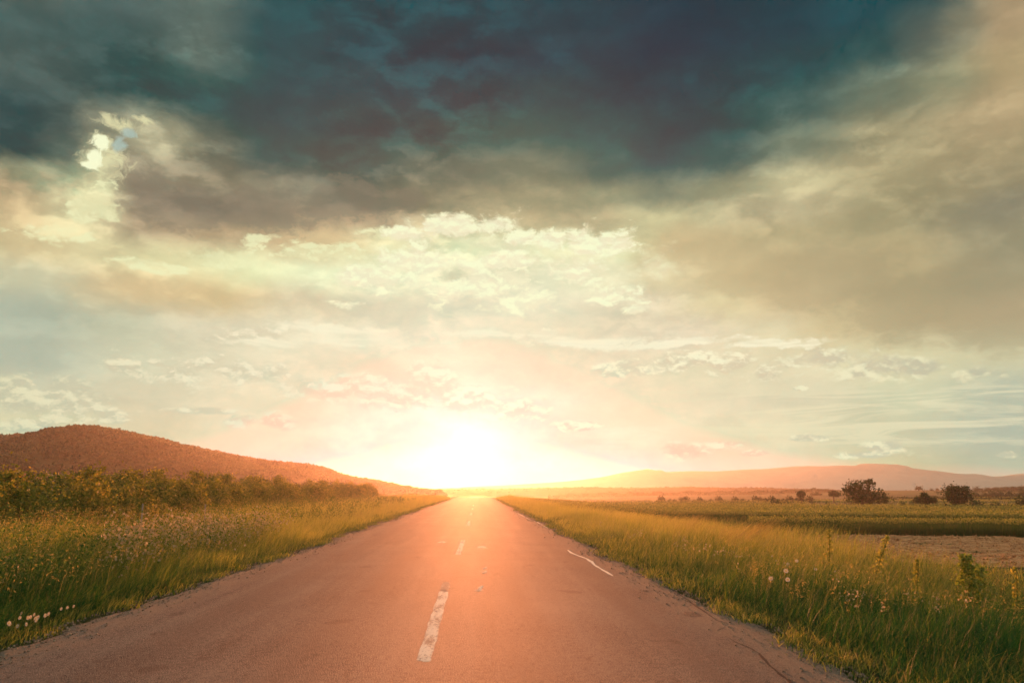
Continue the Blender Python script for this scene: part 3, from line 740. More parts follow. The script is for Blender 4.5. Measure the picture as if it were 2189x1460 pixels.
tree = tag(empty('round_tree', b), 'dense round tree standing alone at the far edge of the corn', 'tree')
L = lobes_px(2047, b, 108.0, [(2047,1056,22,0.9),(2036,1050,14,0.9),(2060,1050,13,0.9),(2044,1048,11,0.8),(2034,1062,15,0.9),(2062,1062,14,0.9),(2048,1068,20,0.8)])
make_crown('crown', L, 3200, 0.27, M['treeleaf'], tree, 0.6)
make_trunk(tree, 1.2, 0.13, L, 5)
b = place(1972, 108.0)
tree = tag(empty('low_bush', b), 'low pointed bush between the two larger trees behind the corn', 'bush')
L = lobes_px(1972, b, 108.0, [(1972,1064,11,0.9),(1974,1058,6,1.1),(1962,1069,10,0.8),(1984,1070,10,0.7),(1993,1070,7,0.7),(1998,1066,4,1.0)])
make_crown('crown', L, 2200, 0.24, M['treeleaf'], tree, 0.4)
make_trunk(tree, 0.7, 0.08, L, 4, 'stem')
b = place(1712, 150.0)
tree = tag(empty('lone_tree', b), 'small round tree on a short trunk, alone in the hazy fields', 'tree')
L = lobes_px(1712, b, 150.0, [(1712,1057,8,0.8),(1707,1056,6,0.8),(1718,1056,5,0.8),(1713,1053,5,0.8)])
make_crown('crown', L, 1300, 0.32, M['treeleaf'], tree, 0.4)
make_trunk(tree, 1.9, 0.12, L, 4)
b = place(1781, 185.0)
tree = tag(empty('spreading_tree', b), 'wide low tree on a thin trunk close beside the tallest tree', 'tree')
L = lobes_px(1781, b, 185.0, [(1775,1055,7,0.8),(1785,1055,7,0.8),(1791,1057,5,0.8),(1781,1053,6,0.7)])
make_crown('crown', L, 1200, 0.36, M['treeleaf'], tree, 0.4)
make_trunk(tree, 2.2, 0.13, L, 4)

# small trees along the far rise, shrubs between the strips
def small_tree(name, r, h, n, leaf):
    e = empty(name, (0, 0, 0))
    L = [(0, 0, h - r * 0.8, r, 0.85), (r * 0.5, 0.1, h - r * 1.1, r * 0.7, 0.8), (-r * 0.5, -0.2, h - r * 1.2, r * 0.75, 0.8), (0.1, r * 0.4, h - r * 0.7, r * 0.6, 0.9)]
    make_crown('crown', L, n, leaf, M['treeleaf'], e, 0.3)
    make_trunk(e, h * 0.5, r * 0.12, L, 3)
    return e
protos = [small_tree('skyline_tree', 1.5, 3.2, 420, 0.55), small_tree('skyline_tree', 1.9, 2.9, 480, 0.55), small_tree('skyline_tree', 1.2, 3.8, 380, 0.5)]
line = [(1964,1044.5,1.0,0),(1992,1048,0.5,1),(2004,1048,0.45,0),(2016,1048,0.4,1),(2086,1045,1.0,1),(2098,1048,0.6,0),(2108,1048,0.55,1),(2113,1046.6,0.8,0),(2123,1047.5,0.7,2),(2128,1046,0.9,0),(2134,1047,0.75,1)] + \
       [(2141 + 5.2 * k, 1046.2 - 0.15 * k + 0.5 * math.sin(k * 2.3), 0.85 + 0.15 * math.sin(k * 1.7), k % 3) for k in range(13)]
used = set()
for k, (px, ytop, s, v) in enumerate(line):
    d = 418.0 + 8 * math.sin(k * 3.1)
    p = at_dist(px, 1047, d); zg = float(ground_z(p.x, d))
    lab = 'small dark tree in the row along the skyline of the far rise'
    if v not in used: o = protos[v]; used.add(v)
    else: o = copy_tree(protos[v], (0, 0, 0))
    o.location = (p.x, d, zg - 0.1); o.rotation_euler = (0, 0, k * 1.3)
    hz = CAM_H + (1047 - ytop) * d / F_PX - zg
    hs_ = max(0.6, hz + 1.0) * 1.25 / (3.2, 2.9, 3.8)[v]
    o.scale = (s * 1.15, s * 1.15, hs_)
    tag(o, lab, 'tree', 'trees along the far skyline')

def shrub_proto(n, r, leaf):
    e = empty('field_shrub', (0, 0, 0))
    L = [(0, 0, r * 0.7, r * 0.7, 0.9), (r * 0.5, 0, r * 0.5, r * 0.5, 0.8), (-r * 0.55, 0.1, r * 0.45, r * 0.5, 0.8)]
    make_crown('foliage', L, n, leaf, M['treeleaf'], e, 0.25)
    make_trunk(e, r * 0.7, r * 0.07, L, 3, 'stem')
    return e
sp = [shrub_proto(330, 0.8, 0.26), shrub_proto(260, 0.65, 0.24), shrub_proto(420, 1.0, 0.28)]
used = set()
spots = []
for k in range(34):                                           # scrubby row just behind the corn
    px = 1560 + (2200 - 1560) * (k + 0.6 * random.random()) / 34
    if 1795 < px < 1900 or 2022 < px < 2076: continue
    spots.append((px, 122 + 6 * random.random(), random.uniform(0.45, 1.0) * (1.25 if px > 2080 else 0.9), 'ragged low shrub in the row just beyond the corn', 'shrubs in the row beyond the corn'))
for k in range(22):                                           # young trees on the rise at the right
    spots.append((2074 + 5.6 * k + 3 * random.random(), 262 + 5 * random.random(), random.uniform(0.7, 1.5), 'small shrub in the spaced row across the rise below the skyline trees', 'shrubs in the row across the rise'))
for k in range(26):
    spots.append((1400 + 13 * k + 6 * random.random(), 190 + 6 * random.random(), random.uniform(0.5, 1.0), 'tiny shrub in the hazy row between the distant field strips', 'shrubs in the hazy distant row'))
for k in range(5):
    spots.append((1735 + 4.6 * k, 360, 0.85, 'tiny upright bush in the short row beside the spreading tree', 'bushes in the short far row'))
for k, (px, d, s, lab, grp) in enumerate(spots):
    v = k % 3
    if v not in used: o = sp[v]; used.add(v)
    else: o = copy_tree(sp[v], (0, 0, 0))
    p = at_dist(px, 1047, d)
    o.location = (p.x, d, float(ground_z(p.x, d)) - 0.05); o.rotation_euler = (0, 0, k * 2.1); o.scale = (s * 1.3, s * 1.3, s * random.uniform(1.2, 1.7))
    tag(o, lab, 'bush', grp)

def hedge(name, x0, x1, d0, d1, h, n, leaf, label):
    t_ = rng.uniform(0, 1, n); x = x0 + (x1 - x0) * t_; y = d0 + (d1 - d0) * t_ + rng.normal(size=n) * h * 0.4
    hh = h * (0.45 + 0.9 * fbm(t_ * 40, t_ * 0, 77))
    z = ground_z(x, y) + hh * rng.uniform(0.02, 1.0, n) ** 0.8
    V, Fc = leaf_quads(np.stack([x, y, z], 1), leaf * rng.uniform(0.7, 1.3, n), 0.7)
    return tag(mesh_np(name, V, Fc, M['treeleaf'], attrs={'rnd': np.repeat(rng.uniform(0, 1, n), 4)}), label, 'hedge')
hedge('far_hedge', 40, 190, 455, 430, 2.2, 9000, 0.6, 'long low dark hedge crossing the hazy plain below the faint mountains')
hedge('strip_hedge', 108, 200, 232, 205, 1.1, 5000, 0.35, 'dark overgrown strip crossing the fields behind the low pointed bush')
hedge('rise_hedge', 205, 320, 355, 345, 0.9, 4500, 0.45, 'thin dark hedge line running across the rise under the skyline trees')

# orchard bushes beyond the left verge
bprotos = []
for v in range(5):
    e = empty('orchard_bush', (0, 0, 0))
    rr = 0.95
    L = [(0, 0, 1.35, rr * 0.85, 0.9)]
    for q in range(6):
        a = q * 1.05 + v; L.append((math.cos(a) * rr * 0.6, math.sin(a) * rr * 0.6, 0.75 + 0.95 * random.random(), rr * random.uniform(0.45, 0.62), 0.9))
    for q in range(4):
        L.append((random.uniform(-.5, .5), random.uniform(-.5, .5), random.uniform(1.9, 2.2), 0.28, 1.3))
    make_crown('crown', L, 2600, 0.115, M['bushleaf'], e, 0.6, 0.2)
    make_trunk(e, 0.9, 0.05, L, 6)
    bprotos.append(e)
used = set()
names = ['nearest', 'second', 'third', 'fourth', 'fifth', 'sixth', 'seventh', 'eighth']
k = 0
for row, (x0, ya, yb, hh, st) in enumerate([(-12.2, 19.5, 100, 0.72, 3.0), (-15.6, 25, 125, 0.92, 3.2), (-19.5, 31, 140, 1.0, 3.4)]):
    y = ya; j = 0
    while y < yb:
        v = k % 5
        if v not in used: o = bprotos[v]; used.add(v)
        else: o = copy_tree(bprotos[v], (0, 0, 0))
        x = x0 + random.uniform(-0.5, 0.5); s = hh * random.uniform(0.85, 1.15)
        o.location = (x, y + random.uniform(-.4, .4), float(ground_z(x, y))); o.rotation_euler = (0, 0, k * 1.9); o.scale = (s * 1.12, s * 1.12, s)
        rn = ('lowest front row', 'middle row', 'tallest back row')[row]
        if j < 8: lab = f'leafy green orchard bush, {names[j]} from the photo\'s left end of the {rn}'
        else: lab = f'leafy orchard bush fading into the sun glow in the {rn} beyond the verge'
        tag(o, lab, 'bush', f'orchard bushes of the {rn}')
        y += st * random.uniform(0.85, 1.15); j += 1; k += 1

# two farmhouses half hidden behind the orchard
def house(px, d, w, dp, hw, hr, rz, label):
    p = at_dist(px, 1047, d); zg = float(ground_z(p.x, d)) - 0.1
    e = tag(empty('farmhouse', (p.x, d, zg), rz), label, 'house')
    x, y = w / 2, dp / 2
    V = [(-x,-y,0),(x,-y,0),(x,y,0),(-x,y,0),(-x,-y,hw),(x,-y,hw),(x,y,hw),(-x,y,hw),(-x,0,hw+hr),(x,0,hw+hr)]
    me = bpy.data.meshes.new('wall'); me.from_pydata(V, [], [(0,1,5,4),(2,3,7,6),(1,2,6,9,5),(3,0,4,8,7)]); me.materials.append(M['plaster']); link(bpy.data.objects.new('wall', me), e)
    o_, th = 0.4, 0.15; k2 = hr / y
    V = []
    for sy in (-1, 1):
        for zz in (0.02, th):
            V += [(-x-o_, sy*(y+o_), hw - o_*k2 + zz), (x+o_, sy*(y+o_), hw - o_*k2 + zz), (x+o_, 0, hw+hr+zz), (-x-o_, 0, hw+hr+zz)]
    Fc = []
    for b0 in (0, 8):
        Fc += [(b0,b0+1,b0+2,b0+3),(b0+4,b0+5,b0+6,b0+7),(b0,b0+1,b0+5,b0+4),(b0+1,b0+2,b0+6,b0+5),(b0,b0+3,b0+7,b0+4)]
    me = bpy.data.meshes.new('roof'); me.from_pydata(V, [], Fc); me.materials.append(M['roof']); rf = link(bpy.data.objects.new('roof', me), e)
    bm = bmesh.new(); bmesh.ops.create_cube(bm, size=1.0, matrix=Matrix.Translation((w*0.2, dp*0.15, hw+hr)) @ Matrix.Diagonal((0.6,0.6,1.6,1)))
    me = bpy.data.meshes.new('chimney'); bm.to_mesh(me); bm.free(); me.materials.append(M['plaster']); link(bpy.data.objects.new('chimney', me), rf)
    for wx in (-w*0.28, w*0.25):
        bm = bmesh.new(); bmesh.ops.create_cube(bm, size=1.0, matrix=Matrix.Translation((wx, -y-0.01, hw*0.55)) @ Matrix.Diagonal((1.1,0.08,1.2,1)))
        me = bpy.data.meshes.new('window'); bm.to_mesh(me); bm.free(); me.materials.append(M['window']); link(bpy.data.objects.new('window', me), e)
house(24, 172, 3.9, 4.4, 2.7, 1.1, 0.25, 'small house with red tiled roof peeping over the orchard bushes')
house(98, 178, 3.7, 4.0, 1.7, 1.4, -0.2, 'fainter low house roof behind the orchard under the wooded hill')

# ------------------------------------------------------------------ grasses
def blades(x, y, h, w, lean=0.35, wind=(0.35, 0.1), seg=3, rnd=None, z0=None, curl=0.5):
    """curved tapering blades; returns V, F, rnd per vertex"""
    n = len(x); z = ground_z(x, y) - 0.02 if z0 is None else z0
    a = rng.uniform(0, 2 * np.pi, n); side = np.stack([np.cos(a), np.sin(a), np.zeros(n)], 1)
    ld = rng.normal(size=(n, 2)) * lean + np.array(wind)
    ld = ld * h[:, None]
    ts = np.linspace(0, 1, seg + 1)
    V = np.zeros((n, 2 * seg + 1, 3))
    for i, t_ in enumerate(ts):
        ctr = np.stack([x + ld[:, 0] * t_ ** (1.4 + curl), y + ld[:, 1] * t_ ** (1.4 + curl), z + h * (t_ - 0.18 * t_ ** 3 * np.hypot(ld[:, 0], ld[:, 1]) / (h + 1e-6))], 1)
        if i < seg:
            ww = w * (1 - t_) ** 0.6 * 0.5
            V[:, 2 * i] = ctr - side * ww[:, None]; V[:, 2 * i + 1] = ctr + side * ww[:, None]
        else: V[:, 2 * i] = ctr
    base = np.arange(n)[:, None] * (2 * seg + 1)
    q = [np.stack([base[:, 0] + 2 * i, base[:, 0] + 2 * i + 1, base[:, 0] + 2 * i + 3, base[:, 0] + 2 * i + 2], 1) for i in range(seg - 1)]
    i = 2 * (seg - 1)
    q.append(np.stack([base[:, 0] + i, base[:, 0] + i + 1, base[:, 0] + i + 2, base[:, 0] + i + 2], 1))
    r_ = rng.uniform(0, 1, n) if rnd is None else rnd
    return V.reshape(-1, 3), np.concatenate(q), np.repeat(r_, 2 * seg + 1), V[:, 2 * seg]
def blade_mesh(name, sets, mat):
    V = np.concatenate([s[0] for s in sets]); o = 0; Fq = []
    for s in sets: Fq.append(s[1] + o); o += len(s[0])
    Fq = np.concatenate(Fq); rn = np.concatenate([s[2] for s in sets])
    tri = Fq[:, 2] == Fq[:, 3]
    me = bpy.data.meshes.new(name)
    me.vertices.add(len(V)); me.vertices.foreach_set('co', V.astype(np.float32).ravel())
    q, t3 = Fq[~tri], Fq[tri][:, :3]
    me.loops.add(q.size + t3.size); me.loops.foreach_set('vertex_index', np.concatenate([q.ravel(), t3.ravel()]).astype(np.int32))
    me.polygons.add(len(q) + len(t3))
    me.polygons.foreach_set('loop_start', np.concatenate([np.arange(0, q.size, 4), q.size + np.arange(0, t3.size, 3)]).astype(np.int32))
    me.materials.append(mat)
    a = me.attributes.new('rnd', 'FLOAT', 'POINT'); a.data.foreach_set('value', rn.astype(np.float32))
    me.update()
    return tag(link(bpy.data.objects.new(name, me)), kind='stuff')
def scatter(n, d0, d1, xf0, xf1, dens_pow=1.0):
    """points with density falling with distance; x between xf0(y) and xf1(y)"""
    u = rng.uniform(0, 1, n)
    y = d0 * (d1 / d0) ** u if dens_pow == 1.0 else d0 + (d1 - d0) * u
    x = rng.uniform(0, 1, n)
    a, b_ = xf0(y), xf1(y)
    return a + (b_ - a) * x, y
def clumpy(x, y, sc_, s, lo, hi):
    k = fbm(x * sc_, y * sc_, s, 3); return rng.uniform(0, 1, len(x)) < sstep(lo, hi, k)
def seed_heads(tips, h, size, rate=0.5):
    k = rng.uniform(0, 1, len(tips)) < rate; t_ = tips[k]; n = len(t_)
    P_ = np.repeat(t_, 6, 0) + np.stack([rng.normal(size=n * 6) * size * .18, rng.normal(size=n * 6) * size * .18, -rng.uniform(0, 1, n * 6) * size], 1)
    return leaf_quads(P_, size * 0.30, 0.22)
edgeL = lambda y: ROAD_L + 0.5 * (fbm(y * 0.35, y * 0, 5) - 0.5) + 0.26 * (fbm(y * 2.2, y * 0 + 3, 6) - 0.5)
edgeR = lambda y: ROAD_R + 0.5 * (fbm(y * 0.4, y * 0 + 9, 7) - 0.5) + 0.26 * (fbm(y * 2.4, y * 0 + 5, 8) - 0.5)

def wd(d, w): return w * (0.75 + d / 22.0)
# left verge: short fringe, tall grass, seed stalks
sets = []
x, y = scatter(26000, 5, 130, lambda y: edgeL(y) - 1.3, lambda y: edgeL(y) + 0.08 - 0.25 * fbm(y * 1.1, y * 0, 41))
e = np.clip((edgeL(y) - x) / 1.3, 0, 1)
sets.append(blades(x, y, (0.06 + 0.34 * e) * rng.uniform(0.5, 1.25, len(x)), wd(y, 0.007), 0.5))
x, y = scatter(95000, 5.5, 150, lambda y: edgeL(y) - 7.5, lambda y: edgeL(y) - 0.35)
k = clumpy(x, y, 0.55, 51, 0.18, 0.5); x, y = x[k], y[k]
e = sstep(0.2, 2.2, edgeL(y) - x)
hh = (0.32 + 0.62 * e) * (0.55 + 0.75 * fbm(x * 0.5, y * 0.5, 61)) * rng.uniform(0.6, 1.2, len(x))
rn = np.clip(-0.10 + 0.62 * fbm(x * 0.35, y * 0.35, 71) + 0.50 * sstep(9, 18, y) + 0.40 * sstep(18, 45, y) + rng.uniform(-0.25, 0.3, len(x)), 0, 1)  # blades golder with distance: glow towards the sun put into their colour
sets.append(blades(x, y, hh, wd(y, 0.008), 0.30, (0.30, 0.0), rnd=rn))
blade_mesh('grass', [s[:3] for s in sets], M['grass'])
x, y = scatter(5200, 6, 120, lambda y: edgeL(y) - 7.0, lambda y: edgeL(y) - 0.8)
s1 = blades(x, y, (0.65 + 0.6 * sstep(0.5, 2.5, edgeL(y) - x)) * rng.uniform(0.75, 1.15, len(x)), wd(y, 0.0035), 0.14, (0.22, 0.0), curl=1.2)
hv, hf = seed_heads(s1[3], None, 0.15, 0.7)
blade_mesh('dry_grass', [s1[:3], (hv, hf, rng.uniform(0, 1, len(hv)))], M['straw'])

# tufts creeping over the crumbling edges, loose stones
sets = []
for edge, sg, nn in ((edgeL, -1, 1100), (edgeR, 1, 1100)):
    q = 4.5 * (130 / 4.5) ** rng.uniform(0, 1, nn); k = vnoise(q * 0.9, q * 0, 47 + sg) > 0.42; q = q[k]
    cx_ = edge(q) - sg * rng.uniform(-0.3, 0.16, len(q)); m_ = 16
    x = np.repeat(cx_, m_) + rng.normal(size=len(q) * m_) * 0.05; y = np.repeat(q, m_) + rng.normal(size=len(q) * m_) * 0.07
    z0 = np.maximum(ground_z(x, y), 0 * x + road_z(y) - 0.01) - 0.01
    sets.append(blades(x, y, rng.uniform(0.03, 0.16, len(x)), wd(y, 0.007), 0.8, z0=z0, seg=2)[:3])
blade_mesh('grass', sets, M['grass'])
Vs, Fs, o_ = [], [], 0
ico = bmesh.new(); bmesh.ops.create_icosphere(ico, subdivisions=1, radius=1.0)
iv = np.array([v.co[:] for v in ico.verts]); ifc = np.array([[v.index for v in f.verts] for f in ico.faces]); ico.free()
nn = 5200
q = 4.5 * (60 / 4.5) ** rng.uniform(0, 1, nn); sg = np.where(rng.uniform(0, 1, nn) < 0.5, -1, 1)
x = np.where(sg < 0, edgeL(q), edgeR(q)) - sg * np.abs(rng.normal(size=nn)) * 0.28 + sg * 0.12
sz = rng.uniform(0.004, 0.013, nn) * (0.8 + q / 30)
z = np.maximum(np.where((x > edgeL(q)) & (x < edgeR(q)), road_top(x, q), ground_z(x, q)), -0.1)
SV = iv[None] * sz[:, None, None] * rng.uniform(0.6, 1.3, (nn, 1, 3)) * rng.uniform(0.8, 1.15, (nn, len(iv), 1)) + np.stack([x, q, z + sz * 0.2], 1)[:, None, :]
tag(mesh_np('gravel', SV.reshape(-1, 3), (ifc[None] + (np.arange(nn) * len(iv))[:, None, None]).reshape(-1, 3), M['stone'], attrs={'rnd': np.repeat(rng.uniform(0, 1, nn), len(iv))}), kind='stuff')

# left verge: leafy weeds and the patch of small pale flowers
def weeds(n, xa, xb, ya, yb, h0, h1, leaf, per, mat, name, clump=(0.7, 0.2, 0.5), logd=True, keep=None):
    if logd: x, y = scatter(n, ya, yb, lambda q: 0 * q + xa, lambda q: 0 * q + xb)
    else: x = rng.uniform(xa, xb, n); y = rng.uniform(ya, yb, n)
    k = clumpy(x, y, clump[0], 91, clump[1], clump[2])
    if keep is not None: k &= keep(x, y)
    x, y = x[k], y[k]; n = len(x)
    h = rng.uniform(h0, h1, n) * (0.65 + 0.6 * fbm(x * 0.45, y * 0.45, 101))
    st = blades(x, y, h, wd(y, 0.006), 0.12, (0.10, 0.0), rnd=rng.uniform(0.3, 0.7, n), seg=2)
    f = rng.uniform(0.25, 1.0, (n, per)); sp_ = 0.10 + 0.05 * h[:, None] + 0.08 * (1 - f)
    gz = ground_z(x, y)
    tip = st[3]
    C = np.stack([x[:, None] + (tip[:, 0] - x)[:, None] * f ** 1.6, y[:, None] + (tip[:, 1] - y)[:, None] * f ** 1.6, gz[:, None] + (tip[:, 2] - gz)[:, None] * f], 2)
    C = C + rng.normal(size=C.shape) * sp_[..., None] * np.array([1, 1, 0.6]) * 0.6
    V, Fc = leaf_quads(C.reshape(-1, 3), np.repeat(leaf * (0.8 + y / 60), per) * rng.uniform(0.6, 1.3, n * per), 0.5)
    rn = np.clip(np.repeat(rng.uniform(0, 0.8, n), per) + rng.uniform(-0.1, 0.25, n * per), 0, 1)
    blade_mesh(name, [st[:3], (V, Fc, np.repeat(rn, 4))], mat)
    return tip
weeds(2600, -11.5, -6.6, 9, 90, 0.75, 1.30, 0.055, 22, M['weed'], 'weeds', (0.5, 0.25, 0.55))
weeds(260, -9.0, -5.6, 8.5, 13.0, 0.7, 1.15, 0.05, 30, M['weed'], 'weeds', (0.8, 0.1, 0.4), False)
tips = weeds(750, -8.4, -5.7, 12.5, 25.0, 0.6, 1.22, 0.045, 14, M['weed'], 'weeds', (0.5, 0.05, 0.3), False, lambda x, y: (x > -0.44 * y) & (x < -0.24 * y))
n = len(tips); per = 8
C = np.repeat(tips, per, 0) + np.stack([rng.normal(size=n * per) * 0.10, rng.normal(size=n * per) * 0.10, -np.abs(rng.normal(size=n * per)) * 0.20 + 0.03], 1)
V1, F1 = leaf_quads(C, 0.050 * rng.uniform(0.6, 1.3, n * per), 0.8); V2, F2 = leaf_quads(C, 0.045 * rng.uniform(0.6, 1.3, n * per), 0.8)
blade_mesh('wildflowers', [(V1, F1, np.repeat(rng.uniform(0, 1, n * per), 4)), (V2, F2, np.repeat(rng.uniform(0, 1, n * per), 4))], M['petal'])

# right verge
sets = []
x, y = scatter(24000, 4.5, 130, lambda y: edgeR(y) - 0.06 + 0.25 * fbm(y * 1.2, y * 0, 43), lambda y: edgeR(y) + 1.3)
e = np.clip((x - edgeR(y)) / 1.3, 0, 1)
sets.append(blades(x, y, (0.06 + 0.34 * e) * rng.uniform(0.5, 1.25, len(x)), wd(y, 0.007), 0.5))
x, y = scatter(105000, 5.0, 150, lambda y: edgeR(y) + 0.30, lambda y: edgeR(y) + 8.5)
k = clumpy(x, y, 0.55, 53, 0.18, 0.5); x, y = x[k], y[k]
e = sstep(0.2, 2.4, x - edgeR(y)); tall = sstep(9, 22, y)
hh = (0.28 + (0.50 + 0.34 * tall) * e) * (0.55 + 0.75 * fbm(x * 0.5, y * 0.5, 63)) * rng.uniform(0.6, 1.2, len(x))
rn = np.clip(-0.16 + 0.5 * fbm(x * 0.35, y * 0.35, 73) + 0.62 * sstep(8, 18, y) + 0.40 * sstep(18, 45, y) + rng.uniform(-0.25, 0.3, len(x)), 0, 1)  # same sunward glow in the blade colour, greener and darker close by
sets.append(blades(x, y, hh, wd(y, 0.008), 0.30, (0.30, 0.0), rnd=rn))
x, y = scatter(30000, 9.0, 40, lambda y: edgeR(y) + 5.0, lambda y: edgeR(y) + 16 + 0 * y)
k = uv(x, y)[1] < 35.5; x, y = x[k], y[k]
sets.append(blades(x, y, 0.28 * rng.uniform(0.5, 1.3, len(x)), wd(y, 0.010), 0.4))
# rough meadow between the verge and the corn
x = rng.uniform(8, 30, 30000); y = rng.uniform(28, 105, 30000)
u2, v2 = uv(x, y)
k = (x > edgeR(y) + 6) & ((v2 > 58) & (v2 < 70) & (u2 < -2 + 0.3 * rng.normal(size=len(x))) | (u2 < 3 + 1.2 * rng.normal(size=len(x))) & (v2 <= 58) | (x < 13)); x, y = x[k], y[k]
sets.append(blades(x, y, rng.uniform(0.6, 1.1, len(x)) * (0.7 + 0.5 * fbm(x * 0.3, y * 0.3, 67)), wd(y, 0.010), 0.28, (0.3, 0.0), rnd=rng.uniform(0.4, 0.95, len(x))))
blade_mesh('grass', [s[:3] for s in sets], M['grass'])
x, y = scatter(4200, 9, 120, lambda y: edgeR(y) + 0.7, lambda y: edgeR(y) + 7.5)
s1 = blades(x, y, (0.45 + (0.3 + 0.5 * sstep(9, 22, y)) * sstep(0.5, 2.5, x - edgeR(y))) * rng.uniform(0.75, 1.15, len(x)), wd(y, 0.0035), 0.14, (0.24, 0.0), curl=1.2)
hv, hf = seed_heads(s1[3], None, 0.15, 0.7)
blade_mesh('dry_grass', [s1[:3], (hv, hf, rng.uniform(0, 1, len(hv)))], M['straw'])
weeds(160, 5.2, 9.5, 7.0, 16.0, 0.35, 0.65, 0.045, 18, M['grass'], 'weeds', (0.7, 0.25, 0.55), False)
# scattered small flower heads in the right verge
x, y = scatter(70, 8, 30, lambda y: edgeR(y) + 0.5, lambda y: edgeR(y) + 3.0)
k = clumpy(x, y, 0.6, 111, 0.45, 0.62); x, y = x[k], y[k]
C = np.repeat(np.stack([x, y, ground_z(x, y) + rng.uniform(0.3, 0.65, len(x))], 1), 9, 0) + rng.normal(size=(len(x) * 9, 3)) * 0.035
V1, F1 = leaf_quads(C, 0.03, 0.8)
blade_mesh('wildflowers', [(V1, F1, np.repeat(rng.uniform(0, 1, len(C)), 4))], M['petal'])

# ------------------------------------------------------------------ ploughed strip and the corn
u_ = np.arange(-8, 75, 0.22); v_ = np.arange(36.0, 59.0, 0.16)
U, Vv = np.meshgrid(u_, v_)
SX = UX * U + VX * Vv; SY = UY * U + VY * Vv
SZ = ground_z(SX, SY) + 0.05 + 0.14 * (fbm(SX * 3.0, SY * 3.0, 201, 4) - 0.5) + 0.025 * np.sin(Vv * 2 * np.pi / 1.7) + 0.08 * (vnoise(SX * 6, SY * 6, 203) - 0.5)
SZ = np.where((Vv < 36.2) | (Vv > 58.6), SZ - 0.12, SZ)
tag(mesh_np('soil', np.stack([SX.ravel(), SY.ravel(), SZ.ravel()], 1), grid_faces(len(u_), len(v_)), M['soil'], smooth=True), kind='structure')
nn = 15000
q = rng.uniform(2, 60, nn); v2 = rng.uniform(36.3, 58, nn)
k = fbm(q * 0.8, v2 * 1.6, 207, 3) + rng.uniform(-0.25, 0.25, nn) > 0.52; q, v2 = q[k], v2[k]; nn = len(q)
x, y = UX * q + VX * v2, UY * q + VY * v2
sz = rng.uniform(0.02, 0.075, nn) * rng.uniform(0.6, 1.3, nn)
SV = iv[None] * sz[:, None, None] * rng.uniform(0.6, 1.3, (nn, 1, 3)) * rng.uniform(0.75, 1.2, (nn, len(iv), 1)) + np.stack([x, y, ground_z(x, y) + 0.07 + sz * 0.2], 1)[:, None, :]
tag(mesh_np('soil_clods', SV.reshape(-1, 3), (ifc[None] + (np.arange(nn) * len(iv))[:, None, None]).reshape(-1, 3), M['soil']), kind='stuff')
x = rng.uniform(-8, 75, 2600); v2 = rng.uniform(36, 58, 2600)
sx, sy = UX * x + VX * v2, UY * x + VY * v2
k = clumpy(sx, sy, 0.16, 205, 0.5, 0.62)
sx, sy = np.repeat(sx[k], 7), np.repeat(sy[k], 7)
sx = sx + rng.normal(size=len(sx)) * 0.2; sy = sy + rng.normal(size=len(sx)) * 0.2
blade_mesh('weeds', [blades(sx, sy, rng.uniform(0.06, 0.2, len(sx)), 0.03 + 0 * sx, 0.6)[:3]], M['grass'])

def crop(name, n, u0, u1, v0, v1, h, wscale, keep=None, heads=True, leaves=True):
    u = rng.uniform(u0, u1, n); v = rng.uniform(v0, v1, n)
    v = np.where(rng.uniform(0, 1, n) < 0.3, v0 + (v - v0) * 0.12, v)
    x, y = UX * u + VX * v, UY * u + VY * v
    k = x > edgeR(y) + 4.5
    if keep is not None: k &= keep(x, y)
    x, y, v = x[k], y[k], v[k]; n = len(x)
    hh = h * rng.uniform(0.82, 1.08, n) * (0.92 + 0.16 * fbm(x * 0.15, y * 0.15, 301))
    st = blades(x, y, hh, wscale * 0.022 + 0 * x, 0.07, (0.05, 0.0), seg=2, rnd=rng.uniform(0.1, 0.55, n), curl=0.6)
    out = [st[:3]]
    if leaves:
        xx, yy = np.repeat(x, 2), np.repeat(y, 2)
        out.append(blades(xx + rng.normal(size=2 * n) * 0.03, yy, np.repeat(hh, 2) * rng.uniform(0.4, 0.85, 2 * n), wscale * 0.035 + 0 * xx, 0.4, (0.1, 0.0), seg=2, rnd=rng.uniform(0.0, 0.5, 2 * n))[:3])
    if heads:
        C = np.repeat(st[3], 2, 0) + np.stack([rng.normal(size=2 * n) * 0.03, rng.normal(size=2 * n) * 0.03, rng.uniform(-0.08, 0.03, 2 * n)], 1)
        hv, hf = leaf_quads(C, 0.12 * wscale ** 0.5 * 1.1, 0.28)
        out.append((hv, hf, np.repeat(rng.uniform(0.6, 1.0, 2 * n), 4)))
    return blade_mesh(name, out, M['crop'])
crop('corn', 15000, -2, 80, 57.5, 61.5, 1.12, 1.0)
crop('corn', 62000, -40, 85, 68.0, 118.0, 1.22, 1.8, keep=lambda x, y: uv(x, y)[1] < 112 + 0 * x)
crop('corn', 26000, -125, 5, 75.0, 175.0, 0.95, 2.6, keep=lambda x, y: (x < 60))
# strips further off
crop('corn', 9000, 20, 260, 150, 168, 0.6, 4.5, leaves=False)
crop('corn', 9000, 0, 320, 205, 238, 0.6, 6.5, leaves=False)
crop('corn', 9000, 60, 380, 290, 335, 0.6, 8.0, leaves=False)

